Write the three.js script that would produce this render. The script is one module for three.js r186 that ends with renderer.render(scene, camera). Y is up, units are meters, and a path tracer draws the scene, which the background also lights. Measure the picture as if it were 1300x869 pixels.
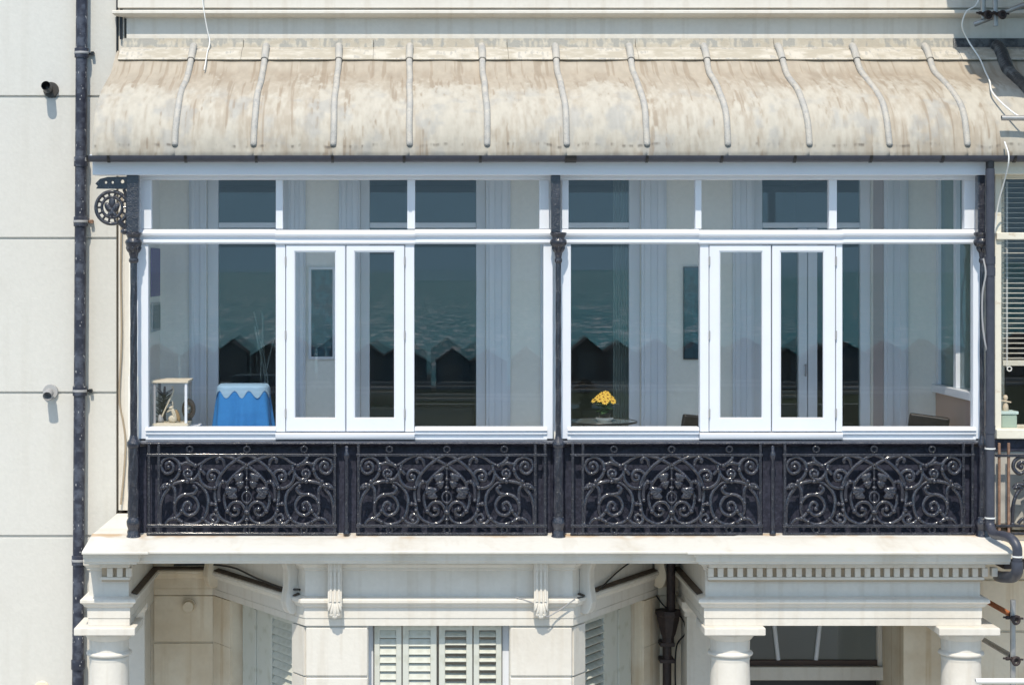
import * as THREE from 'three';
import { RoundedBoxGeometry } from 'three/addons/geometries/RoundedBoxGeometry.js';
import { mergeGeometries, toCreasedNormals } from 'three/addons/utils/BufferGeometryUtils.js';

// ------------------------------------------------------------------ camera, sky, sun, exposure
const scene = new THREE.Scene();
const CAM_Y = 7, CAM_Z = 18, FOCAL = 2520;                       // focal length in photograph pixels
const camera = new THREE.PerspectiveCamera(2 * Math.atan(434.5 / FOCAL) * 180 / Math.PI, 1300 / 869, 0.1, 9000);
camera.position.set(0, CAM_Y, CAM_Z);
camera.setViewOffset(1300, 869, 130, 96.5, 1300, 869);           // the lens axis meets the photograph at (520, 338)
camera.updateProjectionMatrix();
const renderer = new THREE.WebGLRenderer({ antialias: true });
renderer.toneMapping = THREE.LinearToneMapping;
renderer.toneMappingExposure = 1.34;
renderer.shadowMap.enabled = true;

const SUN = new THREE.Vector3(-0.18, 1.45, 1).normalize();
{ // clear seaside sky: pale haze over the horizon, deeper blue overhead, a soft brightening round the sun
  const w = 256, h = 128, d = new Float32Array(w * h * 4), v = new THREE.Vector3();
  for (let j = 0; j < h; j++) for (let i = 0; i < w; i++) {
    const up = ((j + 0.5) / h - 0.5) * Math.PI, round = ((i + 0.5) / w - 0.5) * 2 * Math.PI;
    v.set(Math.cos(round) * Math.cos(up), Math.sin(up), Math.sin(round) * Math.cos(up));
    const t = Math.pow(1 - Math.max(0, v.y), 2.2), glow = 0.5 * Math.pow(Math.max(0, v.dot(SUN)), 10), q = (j * w + i) * 4;
    d[q] = 0.37 + (0.36 - 0.37) * t + glow; d[q + 1] = 0.51 + (0.62 - 0.51) * t + glow * 0.95; d[q + 2] = 0.77 + (0.84 - 0.77) * t + glow * 0.85; d[q + 3] = 1;
  }
  const sky = new THREE.DataTexture(d, w, h, THREE.RGBAFormat, THREE.FloatType);
  sky.mapping = THREE.EquirectangularReflectionMapping; sky.magFilter = sky.minFilter = THREE.LinearFilter; sky.wrapS = THREE.RepeatWrapping; sky.needsUpdate = true;
  scene.background = sky; scene.environment = sky;
}
const sun = new THREE.DirectionalLight(new THREE.Color(1.0, 0.91, 0.765), 3.15);
sun.position.copy(SUN).multiplyScalar(60).add(new THREE.Vector3(1, 6, 0));
sun.target.position.set(1, 6, 0);
sun.castShadow = true;
sun.shadow.mapSize.set(4096, 4096);
Object.assign(sun.shadow.camera, { left: -14, right: 14, top: 14, bottom: -14, near: 1, far: 150 });
scene.add(sun, sun.target);

// ------------------------------------------------------------------ helpers
const V3 = (x, y, z) => new THREE.Vector3(x, y, z);
const S = (z) => FOCAL / (CAM_Z - z);                            // photograph pixels per metre at depth z
const X = (px, z = 0) => (px - 520) / S(z);
const Y = (py, z = 0) => CAM_Y + (338 - py) / S(z);
function rng(seed) { let a = seed >>> 0; return () => { a = (a + 0x6D2B79F5) >>> 0; let t = a; t = Math.imul(t ^ (t >>> 15), t | 1); t ^= t + Math.imul(t ^ (t >>> 7), t | 61); return ((t ^ (t >>> 14)) >>> 0) / 4294967296; }; }
const R = rng(20240611);

// box-projected uv in metres
function metres(g) {
  const n = g.index ? g.toNonIndexed() : g;
  if (!n.attributes.normal) n.computeVertexNormals();
  const p = n.attributes.position, q = n.attributes.normal, uv = new Float32Array(p.count * 2);
  for (let i = 0; i < p.count; i += 3) {
    let ax = 0, ay = 0, az = 0;
    for (let k = 0; k < 3; k++) { ax += q.getX(i + k); ay += q.getY(i + k); az += q.getZ(i + k); }
    ax = Math.abs(ax); ay = Math.abs(ay); az = Math.abs(az);
    for (let k = 0; k < 3; k++) {
      const j = i + k, x = p.getX(j), y = p.getY(j), z = p.getZ(j);
      if (ay > ax && ay > az) { uv[j * 2] = x; uv[j * 2 + 1] = z; }
      else if (ax > az) { uv[j * 2] = z; uv[j * 2 + 1] = y; }
      else { uv[j * 2] = x; uv[j * 2 + 1] = y; }
    }
  }
  n.setAttribute('uv', new THREE.BufferAttribute(uv, 2));
  return n;
}
function bx(x0, x1, y0, y1, z0, z1, r = 0) {
  const w = Math.abs(x1 - x0), h = Math.abs(y1 - y0), d = Math.abs(z1 - z0);
  const g = r > 0 ? new RoundedBoxGeometry(w, h, d, 1, Math.min(r, w * 0.45, h * 0.45, d * 0.45)) : new THREE.BoxGeometry(w, h, d);
  g.translate((x0 + x1) / 2, (y0 + y1) / 2, (z0 + z1) / 2);
  return metres(g);
}
const pbx = (px0, py0, px1, py1, zf, zb, r = 0) => bx(X(px0, zf), X(px1, zf), Y(py1, zf), Y(py0, zf), zb, zf, r);
function join(list) {
  return mergeGeometries(list.map((g) => { const n = g.index ? g.toNonIndexed() : g.clone(); for (const k of Object.keys(n.attributes)) if (!['position', 'normal', 'uv'].includes(k)) n.deleteAttribute(k); return n; }));
}
function tube(pts, r, seg = 0, rad = 7, closed = false) {
  const c = new THREE.CatmullRomCurve3(pts, closed, 'centripetal');
  return new THREE.TubeGeometry(c, seg || Math.max(6, pts.length * 4), r, rad, closed);
}
function rod(a, b, r, rad = 12, r2 = r) {
  const d = b.clone().sub(a), L = d.length(), g = new THREE.CylinderGeometry(r2, r, L, rad, 1);
  g.applyQuaternion(new THREE.Quaternion().setFromUnitVectors(V3(0, 1, 0), d.normalize()));
  g.translate((a.x + b.x) / 2, (a.y + b.y) / 2, (a.z + b.z) / 2);
  return g;
}
const lathe = (pts, seg = 28) => new THREE.LatheGeometry(pts.map(([r, y]) => new THREE.Vector2(r, y)), seg);
// moulding: a profile of [out, y] swept along a plan path of [x, z]; out is to the left hand of the path's direction of travel
function mould(profile, path, crease = 0.6) {
  const n = path.length, dirs = [], pos = [];
  for (let i = 0; i < n - 1; i++) { const dx = path[i + 1][0] - path[i][0], dz = path[i + 1][1] - path[i][1], L = Math.hypot(dx, dz); dirs.push([dx / L, dz / L]); }
  const at = (i, [o, y]) => {
    const a = dirs[Math.max(0, i - 1)], b = dirs[Math.min(n - 2, i)];
    const na = [-a[1], a[0]], nb = [-b[1], b[0]], mx = na[0] + nb[0], mz = na[1] + nb[1], k = 2 / (mx * mx + mz * mz);
    return V3(path[i][0] + mx * k * o, y, path[i][1] + mz * k * o);
  };
  const tri = (a, b, c) => { for (const v of [a, b, c]) pos.push(v.x, v.y, v.z); };
  const m = profile.length;
  for (let i = 0; i < n - 1; i++) for (let j = 0; j < m; j++) {
    const a = at(i, profile[j]), b = at(i + 1, profile[j]), c = at(i + 1, profile[(j + 1) % m]), d = at(i, profile[(j + 1) % m]);
    tri(a, d, b); tri(b, d, c);
  }
  const faces = THREE.ShapeUtils.triangulateShape(profile.map(([o, y]) => new THREE.Vector2(o, y)), []);
  for (const [a, b, c] of faces) {
    tri(at(0, profile[a]), at(0, profile[b]), at(0, profile[c]));
    tri(at(n - 1, profile[a]), at(n - 1, profile[c]), at(n - 1, profile[b]));
  }
  const g = new THREE.BufferGeometry();
  g.setAttribute('position', new THREE.Float32BufferAttribute(pos, 3));
  g.computeVertexNormals();
  return metres(toCreasedNormals(g, crease));
}
// vertical prism on a plan polygon of [x, z]
function prism(poly, y0, y1) {
  const sh = new THREE.Shape(poly.map(([x, z]) => new THREE.Vector2(x, -z)));
  const g = new THREE.ExtrudeGeometry(sh, { depth: y1 - y0, bevelEnabled: false });
  g.rotateX(-Math.PI / 2); g.translate(0, y0, 0);
  return metres(g);
}
// upright extrusion of an xy outline, front face at zf
function plate(outline, zf, depth, holes = [], bevel = 0) {
  const sh = new THREE.Shape(outline.map(([x, y]) => new THREE.Vector2(x, y)));
  for (const h of holes) sh.holes.push(new THREE.Path(h.map(([x, y]) => new THREE.Vector2(x, y))));
  const g = new THREE.ExtrudeGeometry(sh, { depth: depth - 2 * bevel, bevelEnabled: bevel > 0, bevelSize: bevel, bevelThickness: bevel, bevelSegments: 1, bevelOffset: -bevel });
  g.translate(0, 0, zf - depth + bevel);
  return metres(g);
}
const rect = (x0, y0, x1, y1) => [[x0, y0], [x1, y0], [x1, y1], [x0, y1]];

const used = new Map();
function numbered(name) { const k = used.get(name) ?? 0; used.set(name, k + 1); return k ? name + '_' + String(k).padStart(3, '0') : name; }
function thing(name, label, category, group) {
  const o = new THREE.Group(); o.name = numbered(name); o.userData = { label, category };
  if (group) o.userData.group = group;
  scene.add(o); return o;
}
function part(parent, name, geo, mat, label) {
  const m = new THREE.Mesh(geo, mat); m.name = name; m.castShadow = m.receiveShadow = true;
  if (label) m.userData.label = label;
  parent.add(m); return m;
}
function sub(parent, name, label) { const g = new THREE.Group(); g.name = name; if (label) g.userData.label = label; parent.add(g); return g; }
function seat(o) {                                              // move a thing's origin to the middle of its base
  const b = new THREE.Box3().setFromObject(o), c = b.getCenter(V3(0, 0, 0)); c.y = b.min.y;
  for (const k of o.children) k.position.sub(c);
  o.position.copy(c); return o;
}
function structure(name, geo, mat) { const m = new THREE.Mesh(geo, mat); m.name = name; m.receiveShadow = m.castShadow = true; m.userData.kind = 'structure'; scene.add(m); return m; }

// ------------------------------------------------------------------ noise and textures
function hash(ix, iy, s) { let h = Math.imul(ix, 374761393) ^ Math.imul(iy, 668265263) ^ Math.imul(s, 974634777); h = Math.imul(h ^ (h >>> 13), 1274126177); return ((h ^ (h >>> 16)) >>> 0) / 4294967296; }
function vn(x, y, px, py, s) {                                   // value noise, periodic over px by py cells
  const ix = Math.floor(x), iy = Math.floor(y), fx = x - ix, fy = y - iy, u = fx * fx * (3 - 2 * fx), v = fy * fy * (3 - 2 * fy), w = (a, n) => ((a % n) + n) % n;
  const a = hash(w(ix, px), w(iy, py), s), b = hash(w(ix + 1, px), w(iy, py), s), c = hash(w(ix, px), w(iy + 1, py), s), d = hash(w(ix + 1, px), w(iy + 1, py), s);
  return (a + (b - a) * u) * (1 - v) + (c + (d - c) * u) * v;
}
function fbm(u, v, fx, fy, oct, s) { let t = 0, a = 0.5, n = 0; for (let k = 0; k < oct; k++) { t += a * vn(u * fx, v * fy, fx, fy, s + k); n += a; a *= 0.5; fx *= 2; fy *= 2; } return t / n; }
const sm = (a, b, x) => { const t = Math.min(1, Math.max(0, (x - a) / (b - a))); return t * t * (3 - 2 * t); };
const toS = (x) => 255 * (x <= 0.0031308 ? 12.92 * x : 1.055 * Math.pow(x, 1 / 2.4) - 0.055);
function texture(w, h, fn, srgb = true, mu = 1, mv = 1) {        // fn(u, v) gives linear [r, g, b] or one value; mu, mv are metres per tile
  const d = new Uint8Array(w * h * 4);
  for (let j = 0; j < h; j++) for (let i = 0; i < w; i++) {
    const c = fn((i + 0.5) / w, (j + 0.5) / h), q = (j * w + i) * 4;
    for (let k = 0; k < 3; k++) { const x = Math.min(1, Math.max(0, Array.isArray(c) ? c[k] : c)); d[q + k] = srgb ? toS(x) : 255 * x; }
    d[q + 3] = 255;
  }
  const t = new THREE.DataTexture(d, w, h, THREE.RGBAFormat);
  t.wrapS = t.wrapT = THREE.RepeatWrapping; t.magFilter = THREE.LinearFilter; t.minFilter = THREE.LinearMipmapLinearFilter; t.generateMipmaps = true;
  if (srgb) t.colorSpace = THREE.SRGBColorSpace;
  t.repeat.set(1 / mu, 1 / mv); t.needsUpdate = true;
  return t;
}
const mix = (a, b, t) => a.map((x, i) => x + (b[i] - x) * t);
const grainBump = texture(512, 512, (u, v) => 0.55 * fbm(u, v, 60, 60, 3, 5) + 0.45 * fbm(u, v, 7, 7, 3, 9), false, 1.5, 1.5);
function renderTex(base, stain, amount, seed) {                  // painted render with faint runs and blotches
  return texture(1024, 1024, (u, v) => {
    const blot = fbm(u, v, 5, 5, 5, seed), runs = fbm(u, v, 46, 3, 4, seed + 20), fine = fbm(u, v, 120, 120, 2, seed + 40);
    let c = mix(base, stain, amount * (sm(0.5, 0.78, blot) * 0.7 + sm(0.55, 0.8, runs) * 0.6));
    const k = 0.97 + 0.06 * (fine - 0.5); c = c.map((x) => x * k);
    return c;
  }, true, 3.1, 3.1);
}
const M = {};
const std = (o) => new THREE.MeshStandardMaterial(o);
const phys = (o) => new THREE.MeshPhysicalMaterial(o);
const lin = (r, g, b) => new THREE.Color().setRGB(r, g, b);
M.render = std({ map: renderTex([0.69, 0.655, 0.595], [0.54, 0.48, 0.4], 0.5, 101), roughness: 0.85, bumpMap: grainBump, bumpScale: 0.0025 });
M.neighbour = std({ map: renderTex([0.62, 0.61, 0.575], [0.52, 0.5, 0.45], 0.3, 131), roughness: 0.85, bumpMap: grainBump, bumpScale: 0.002 });
M.cream = std({ map: renderTex([0.79, 0.7, 0.56], [0.58, 0.44, 0.28], 0.7, 161), roughness: 0.9, bumpMap: grainBump, bumpScale: 0.003 });
M.interior = std({ map: renderTex([0.86, 0.84, 0.78], [0.8, 0.77, 0.7], 0.3, 191), roughness: 0.8, bumpMap: grainBump, bumpScale: 0.001 });
M.slab = std({
  map: texture(1024, 512, (u, v) => {
    const z = v * 2, blot = fbm(u, v, 9, 5, 5, 211), runs = fbm(u, v, 60, 6, 4, 231), k = 0.97 + 0.05 * (fbm(u, v, 100, 50, 2, 251) - 0.5);
    const near = z > 0.1 && z < 0.42 ? 1 : 0, edge = near * sm(0.42 - 0.28 * fbm(u, 0.3, 22, 4, 4, 271), 0.1, z);
    const rust = edge * sm(0.36, 0.62, fbm(u, v, 24, 14, 4, 291));
    let c = mix([0.66, 0.64, 0.59], [0.52, 0.47, 0.39], 0.35 * sm(0.5, 0.75, blot) + 0.25 * sm(0.55, 0.8, runs));
    c = mix(c, [0.47, 0.3, 0.15], 0.85 * rust);
    return c.map((x) => x * k);
  }, true, 4.3, 2), roughness: 0.85, bumpMap: grainBump, bumpScale: 0.003 });
M.ledgeBrown = std({ map: texture(512, 128, (u, v) => mix([0.045, 0.034, 0.027], [0.12, 0.09, 0.065], fbm(u, v, 14, 6, 4, 311)), true, 1.2, 0.3), roughness: 0.95 });  // mottled dark brown of the ledge strips
M.paint = phys({ map: texture(256, 256, (u, v) => { const k = 0.74 + 0.04 * (fbm(u, v, 6, 6, 4, 331) - 0.5); return [k * 0.955, k * 0.99, k * 1.06]; }, true, 1, 1), roughness: 0.38, bumpMap: grainBump, bumpScale: 0.0006 });
M.agedPaint = std({ map: texture(256, 256, (u, v) => mix([0.72, 0.68, 0.58], [0.45, 0.33, 0.2], 0.7 * sm(0.6, 0.75, fbm(u, v, 9, 9, 5, 341))), true, 0.8, 0.8), roughness: 0.6, bumpMap: grainBump, bumpScale: 0.003 });
const ironBump = texture(512, 512, (u, v) => 0.5 * fbm(u, v, 40, 40, 4, 351) + 0.5 * fbm(u, v, 110, 110, 2, 355), false, 0.6, 0.6);
const ironMap = texture(512, 512, (u, v) => { const c = mix([0.007, 0.008, 0.018], [0.022, 0.023, 0.036], sm(0.45, 0.7, fbm(u, v, 18, 18, 4, 361))); return mix(c, [0.4, 0.4, 0.42], 0.6 * sm(0.85, 0.9, fbm(u, v, 60, 60, 2, 371))); }, true, 0.6, 0.6);
M.iron = phys({ map: ironMap, roughness: 0.36, bumpMap: ironBump, bumpScale: 0.009, clearcoat: 0.9, clearcoatRoughness: 0.1 });
M.board = std({ map: texture(512, 512, (u, v) => mix([0.012, 0.013, 0.028], [0.03, 0.032, 0.056], sm(0.3, 0.75, fbm(u, v, 26, 26, 4, 365))), true, 0.6, 0.6), roughness: 0.55, bumpMap: ironBump, bumpScale: 0.004 });
M.rust = std({ map: texture(256, 256, (u, v) => mix([0.1, 0.06, 0.05], [0.34, 0.2, 0.13], fbm(u, v, 16, 16, 4, 381)), true, 0.4, 0.4), roughness: 0.85, bumpMap: ironBump, bumpScale: 0.004 });
M.pipe = std({ map: texture(512, 512, (u, v) => { const c = mix([0.02, 0.023, 0.04], [0.07, 0.08, 0.11], sm(0.35, 0.75, fbm(u, v, 10, 24, 5, 391))); return mix(c, [0.5, 0.5, 0.5], 0.7 * sm(0.72, 0.78, 0.55 * fbm(u, v, 50, 50, 2, 401) + 0.45 * fbm(u, v, 7, 9, 3, 405))); }, true, 0.7, 1.1), roughness: 0.5, bumpMap: grainBump, bumpScale: 0.002 });
M.plastic = std({ map: texture(256, 256, (u, v) => mix([0.035, 0.038, 0.055], [0.06, 0.065, 0.085], fbm(u, v, 8, 20, 4, 411)), true, 0.5, 1), roughness: 0.42 });
M.oldIron = std({ map: texture(256, 256, (u, v) => mix([0.012, 0.009, 0.012], [0.05, 0.032, 0.03], fbm(u, v, 14, 14, 4, 421)), true, 0.4, 0.4), roughness: 0.6, bumpMap: ironBump, bumpScale: 0.003 });
M.white = std({ color: lin(0.75, 0.75, 0.73), roughness: 0.5 });
M.black = std({ color: lin(0.012, 0.012, 0.014), roughness: 0.35 });
M.grey = std({ color: lin(0.32, 0.32, 0.33), roughness: 0.55 });
// lead canopy sheets: u runs along the house, v down the slope from the wall to the eave
M.lead = std({
  map: texture(2048, 512, (u, v) => {
    const d = 1 - v, streak = fbm(u, v, 170, 3, 5, 431), streak2 = fbm(u, v, 420, 4, 3, 441), blot = fbm(u, v, 80, 6, 5, 451), fine = fbm(u, v, 330, 20, 4, 461), big = fbm(u, v, 17, 3, 3, 471);
    let c = mix([0.375, 0.32, 0.252], [0.43, 0.38, 0.31], blot);
    c = mix(c, [0.29, 0.23, 0.17], 0.6 * sm(0.42, 0.62, 0.45 * blot + 0.25 * streak + 0.3 * big) * sm(0.2, 0.3, d) * sm(0.62, 0.42, d));
    const lime = sm(0.44, 0.78, 0.42 * streak + 0.16 * blot + 0.42 * fine + 0.17 * sm(0.4, 0.75, d) - 0.2 * (1 - sm(0.28, 0.52, d)) + 0.45 * (big - 0.5) - 0.01);
    c = mix(c, [0.48, 0.452, 0.39], 0.72 * lime);
    const grey = sm(0.5, 0.68, 0.45 * blot + 0.55 * fbm(u, v, 80, 14, 4, 481)) * sm(0.5, 0.75, d);
    c = mix(c, [0.33, 0.325, 0.31], 0.6 * grey);
    c = mix(c, [0.27, 0.21, 0.15], 0.6 * sm(0.58, 0.72, streak2) * sm(0.75, 0.3, lime));
    const wv = d + 0.03 * (fbm(u, 0.5, 60, 2, 4, 475) - 0.5), foot = sm(0.946, 0.952, wv) * sm(0.966, 0.954, wv) * sm(0.5, 0.72, 0.5 * streak2 + 0.5 * fbm(u, 0.7, 120, 2, 3, 477));
    c = mix(c, [0.1, 0.085, 0.07], 0.75 * foot);
    const k = 0.93 + 0.22 * (fine - 0.45); return c.map((x) => x * k);
  }), roughness: 0.75, bumpMap: texture(1024, 256, (u, v) => 0.6 * fbm(u, v, 60, 12, 4, 491) + 0.4 * fbm(u, v, 300, 60, 2, 501), false), bumpScale: 0.006 });
M.roll = std({ map: texture(256, 512, (u, v) => { const b = fbm(u, v, 8, 12, 5, 511); return mix(mix([0.38, 0.37, 0.35], [0.46, 0.43, 0.38], sm(0.3, 0.75, b)), [0.27, 0.27, 0.265], 0.45 * sm(0.6, 0.78, fbm(u, v, 16, 20, 4, 521))); }, true, 0.5, 1), roughness: 0.7, bumpMap: ironBump, bumpScale: 0.005 });
M.flashing = std({ map: texture(1024, 256, (u, v) => { const b = fbm(u, v, 30, 4, 5, 531), st = fbm(u, v, 150, 3, 3, 541); let c = mix([0.38, 0.34, 0.275], [0.5, 0.46, 0.385], sm(0.3, 0.7, b)); c = mix(c, [0.24, 0.245, 0.235], 0.75 * sm(0.42, 0.6, 0.6 * b + 0.4 * st)); return c; }, true, 4, 0.25), roughness: 0.75, bumpMap: ironBump, bumpScale: 0.006 });
M.apron = std({ map: texture(1024, 128, (u, v) => { const b = fbm(u, v, 30, 4, 5, 535), st = fbm(u, v, 190, 3, 3, 545); return mix(mix([0.4, 0.36, 0.29], [0.54, 0.5, 0.43], sm(0.3, 0.7, b)), [0.3, 0.29, 0.27], 0.6 * sm(0.58, 0.7, 0.5 * b + 0.5 * st)); }, true, 4, 0.25), roughness: 0.75, bumpMap: ironBump, bumpScale: 0.006 });
M.shadedLead = std({ map: texture(256, 256, (u, v) => mix([0.03, 0.033, 0.037], [0.12, 0.125, 0.13], sm(0.35, 0.75, fbm(u, v, 9, 9, 5, 551))), true, 0.7, 0.7), roughness: 0.45, bumpMap: ironBump, bumpScale: 0.01 });  // lead with the scaffold shade, and some wet, put into its colour
M.glass = phys({ color: lin(1, 1, 1), transmission: 1, thickness: 0, roughness: 0.0, ior: 1.45 });
M.innerGlass = phys({ color: lin(0.86, 0.92, 0.92), transmission: 1, thickness: 0, roughness: 0.0, ior: 1.43 });

// ------------------------------------------------------------------ ground, road, lawn, sea (seen mirrored in the panes)
const noiseMap = (a, b, f, s, m) => texture(512, 512, (u, v) => mix(a, b, fbm(u, v, f, f, 5, s)), true, m, m);
const WALL = -1.38;                                              // face of the house wall behind the verandah
structure('ground', bx(-700, 700, -0.6, -0.02, -60, 92), std({ map: noiseMap([0.04, 0.055, 0.02], [0.07, 0.09, 0.035], 20, 601, 9), roughness: 1 }));
structure('pavement', bx(-120, 120, -0.3, 0.13, -1.2, 8.4), std({ map: noiseMap([0.4, 0.38, 0.34], [0.5, 0.48, 0.43], 16, 611, 3), roughness: 0.9 }));
structure('road', bx(-300, 300, -0.3, 0.0, 8.4, 26), std({ map: noiseMap([0.15, 0.146, 0.14], [0.2, 0.195, 0.185], 30, 621, 6), roughness: 0.9 }));
structure('esplanade_path', bx(-300, 300, -0.5, 0.02, 92, 108), std({ map: noiseMap([0.05, 0.048, 0.046], [0.085, 0.08, 0.075], 24, 631, 6), roughness: 0.95 }));
for (const [z0, z1] of [[92.6, 93.1], [96.9, 97.4]]) structure('path_edging', bx(-300, 300, 0, 0.14, z0, z1), std({ color: lin(0.6, 0.58, 0.54), roughness: 0.9 }));
structure('shingle_beach', (() => { const g = new THREE.PlaneGeometry(1400, 40, 1, 1); g.rotateX(-Math.PI / 2); const p = g.attributes.position; for (let i = 0; i < p.count; i++) p.setY(i, p.getZ(i) > 0 ? -5 : -0.1); g.translate(0, 0, 128); g.computeVertexNormals(); return metres(g); })(), std({ map: noiseMap([0.2, 0.16, 0.11], [0.3, 0.24, 0.17], 60, 641, 6), roughness: 1 }));
{
  const seaMap = texture(1024, 1024, (u, v) => { const b = fbm(u, v, 20, 9, 5, 651); const foam = sm(0.59, 0.65, 0.75 * fbm(u, v, 150, 40, 3, 661) + 0.25 * fbm(u, v, 30, 12, 3, 671)); return mix(mix([0.004, 0.2, 0.25], [0.01, 0.34, 0.37], b), [0.8, 0.82, 0.82], foam); }, true, 180, 180);
  const seaBump = texture(1024, 1024, (u, v) => 0.6 * fbm(u, v, 14, 34, 6, 681) + 0.4 * fbm(u, v, 60, 130, 4, 691), false, 60, 60);
  const g = new THREE.PlaneGeometry(9000, 6000); g.rotateX(-Math.PI / 2); g.translate(0, -3.9, 3130);
  structure('sea', metres(g), phys({ map: seaMap, specularIntensity: 0.5, roughness: 0.36, bumpMap: seaBump, bumpScale: 1.3 }));
}
// ------------------------------------------------------------------ the left neighbour's wall
const NW = -1.43;
{
  const t = thing('neighbouring_house', 'smooth off-white rendered house front with horizontal joint grooves, beside the drainpipe', 'house');
  part(t, 'wall', bx(-7, X(147, NW), -0.2, 14, NW - 0.6, NW - 0.022), M.neighbour);
  const js = [-260, -62, 122.5, 302.5, 498.5, 680.5, 872, 1060, 1250];
  for (let i = 0; i < js.length - 1; i++) part(t, 'render_course', bx(-7, X(147.5, NW), Y(js[i + 1], NW) + 0.011, Y(js[i], NW) - 0.011, NW - 0.03, NW, 0.006), M.neighbour);
  seat(t);
}
// ------------------------------------------------------------------ the house: walls, string course, back wall of the verandah, ground floor
const house = thing('terraced_house', 'white stucco house front with glazed balcony storey, ground floor bay and columned porch', 'house');
const HX0 = -2.845, HX1 = 5.3;
{
  // upper wall and string course
  part(house, 'upper_wall', bx(HX0 + 0.08, 9.4, 8.2, 14, WALL - 0.25, WALL), M.render);
  part(house, 'string_course', mould([[-0.05, 9.66], [0.05, 9.66], [0.08, 9.62], [0.08, 9.516], [0.035, 9.51], [0.035, 9.494], [0.12, 9.486], [0.13, 9.478], [0.13, 9.456], [0.1, 9.44], [0.05, 9.43], [-0.05, 9.42]], [[HX0 + 0.085, WALL - 0.02], [HX0 + 0.085, WALL], [9.4, WALL]], 0.25), M.render);
  part(house, 'corner_strip', bx(X(150, WALL), X(157, WALL), 4.62, 14, WALL - 0.2, WALL - 0.012), M.render);
  part(house, 'corner_strip', bx(X(157.3, WALL), X(163.5, WALL), 4.62, 9.18, WALL - 0.2, WALL - 0.004), M.render);
}
const pw = (a, b, y0, y1, zf = WALL, zb = WALL - 0.25, r = 0) => bx(X(a, WALL), X(b, WALL), y0, y1, zb, zf, r);
const FLOOR = 4.6, DOORTOP = 8.0;
const doors = [[262, 366, 14], [457, 617, 12], [708, 814, 14], [957, 1108, 13]];
{
  const spans = [[163.5, 262], [366, 457], [617, 708], [814, 957], [1108, 1268], [1420, 1680]];
  for (const [a, b] of spans) part(house, 'verandah_back_wall', pw(a, b, 4.3, 8.2), M.interior);
  part(house, 'verandah_back_wall', pw(163.5, 1500, DOORTOP, 8.2, WALL - 0.002), M.interior);
  for (const [a, b] of [[240, 262], [366, 388], [430, 457], [617, 648], [686, 708], [814, 846], [930, 957], [1122, 1153]]) {
    const w = b - a, g = [pw(a, b, FLOOR, 8.0, WALL + 0.03, WALL + 0.001, 0.006), pw(a + w * 0.12, a + w * 0.36, FLOOR, 8.0, WALL + 0.045, WALL + 0.03, 0.005), pw(a + w * 0.64, a + w * 0.9, FLOOR, 8.0, WALL + 0.045, WALL + 0.03, 0.005)];
    part(house, 'architrave', join(g), M.paint);
  }
  part(house, 'door_reveal', pw(1109, 1121.5, FLOOR, 8.0, WALL + 0.012, WALL + 0.001), std({ color: lin(0.42, 0.36, 0.35), roughness: 0.8 }));
  for (const [a, b, f] of doors) {
    const w = sub(house, 'french_window'), z0 = WALL - 0.16, z1 = WALL - 0.08, yb = Y(289, WALL), yt = Y(282, WALL);
    const fr = [pw(a, a + f, FLOOR, DOORTOP, z1, z0, 0.008), pw(b - f, b, FLOOR, DOORTOP, z1, z0, 0.008), pw(a + f, b - f, yb, yt, z1 - 0.002, z0, 0.008), pw(a + f, b - f, FLOOR, FLOOR + 0.3, z1 - 0.002, z0, 0.008), pw(a + f, b - f, DOORTOP - 0.12, DOORTOP, z1 - 0.002, z0, 0.008)];
    if (b - a === 151) fr.push(pw(1016, 1027.2, FLOOR + 0.3, yb, z1 + 0.01, z0, 0.006), pw(1028, 1040, FLOOR + 0.3, yb, z1 + 0.01, z0, 0.006));
    part(w, 'frame', join(fr), M.paint);
    part(w, 'pane', pw(a + f, b - f, yt, DOORTOP - 0.12, z1 - 0.04, z1 - 0.044), M.innerGlass);
    const tilt = part(w, 'pane', pw(a + f, b - f, FLOOR + 0.3, yb, z1 - 0.04, z1 - 0.044), M.innerGlass);
    if (b - a === 151) part(w, 'handle', join([pw(1023.4, 1025.2, Y(478, WALL), Y(462, WALL), z1 + 0.05, z1 + 0.035, 0.004), pw(1023.6, 1025, Y(464.5, WALL), Y(463, WALL), z1 + 0.036, z1 + 0.005), pw(1023.6, 1025, Y(477, WALL), Y(475.5, WALL), z1 + 0.036, z1 + 0.005)]), M.grey);
  }
  // room behind the french windows
  const rm = std({ color: lin(0.5, 0.48, 0.45), roughness: 0.9 }), fl = std({ map: noiseMap([0.09, 0.06, 0.042], [0.14, 0.095, 0.07], 12, 701, 2), roughness: 0.6 });
  part(house, 'room_wall', bx(HX0, HX1, 4.4, 8.3, -9.4, -9.2), rm);
  part(house, 'room_wall', bx(HX0 - 0.2, HX0 + 0.02, 4.4, 8.3, -9.4, WALL - 0.252), rm);
  part(house, 'room_wall', bx(HX1, HX1 + 0.2, 4.4, 8.3, -9.4, WALL - 0.252), rm);
  part(house, 'room_wall', bx(1.32, 1.44, 4.4, 8.3, -9.2, WALL - 0.252), rm);
  part(house, 'room_floor', bx(HX0, HX1, 4.3, 4.58, -9.4, WALL - 0.02), fl);
  part(house, 'room_ceiling', bx(HX0 - 0.2, HX1 + 0.2, 8.1, 8.19, -9.4, WALL - 0.252), std({ color: lin(0.65, 0.64, 0.62), roughness: 0.9 }));
}
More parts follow.
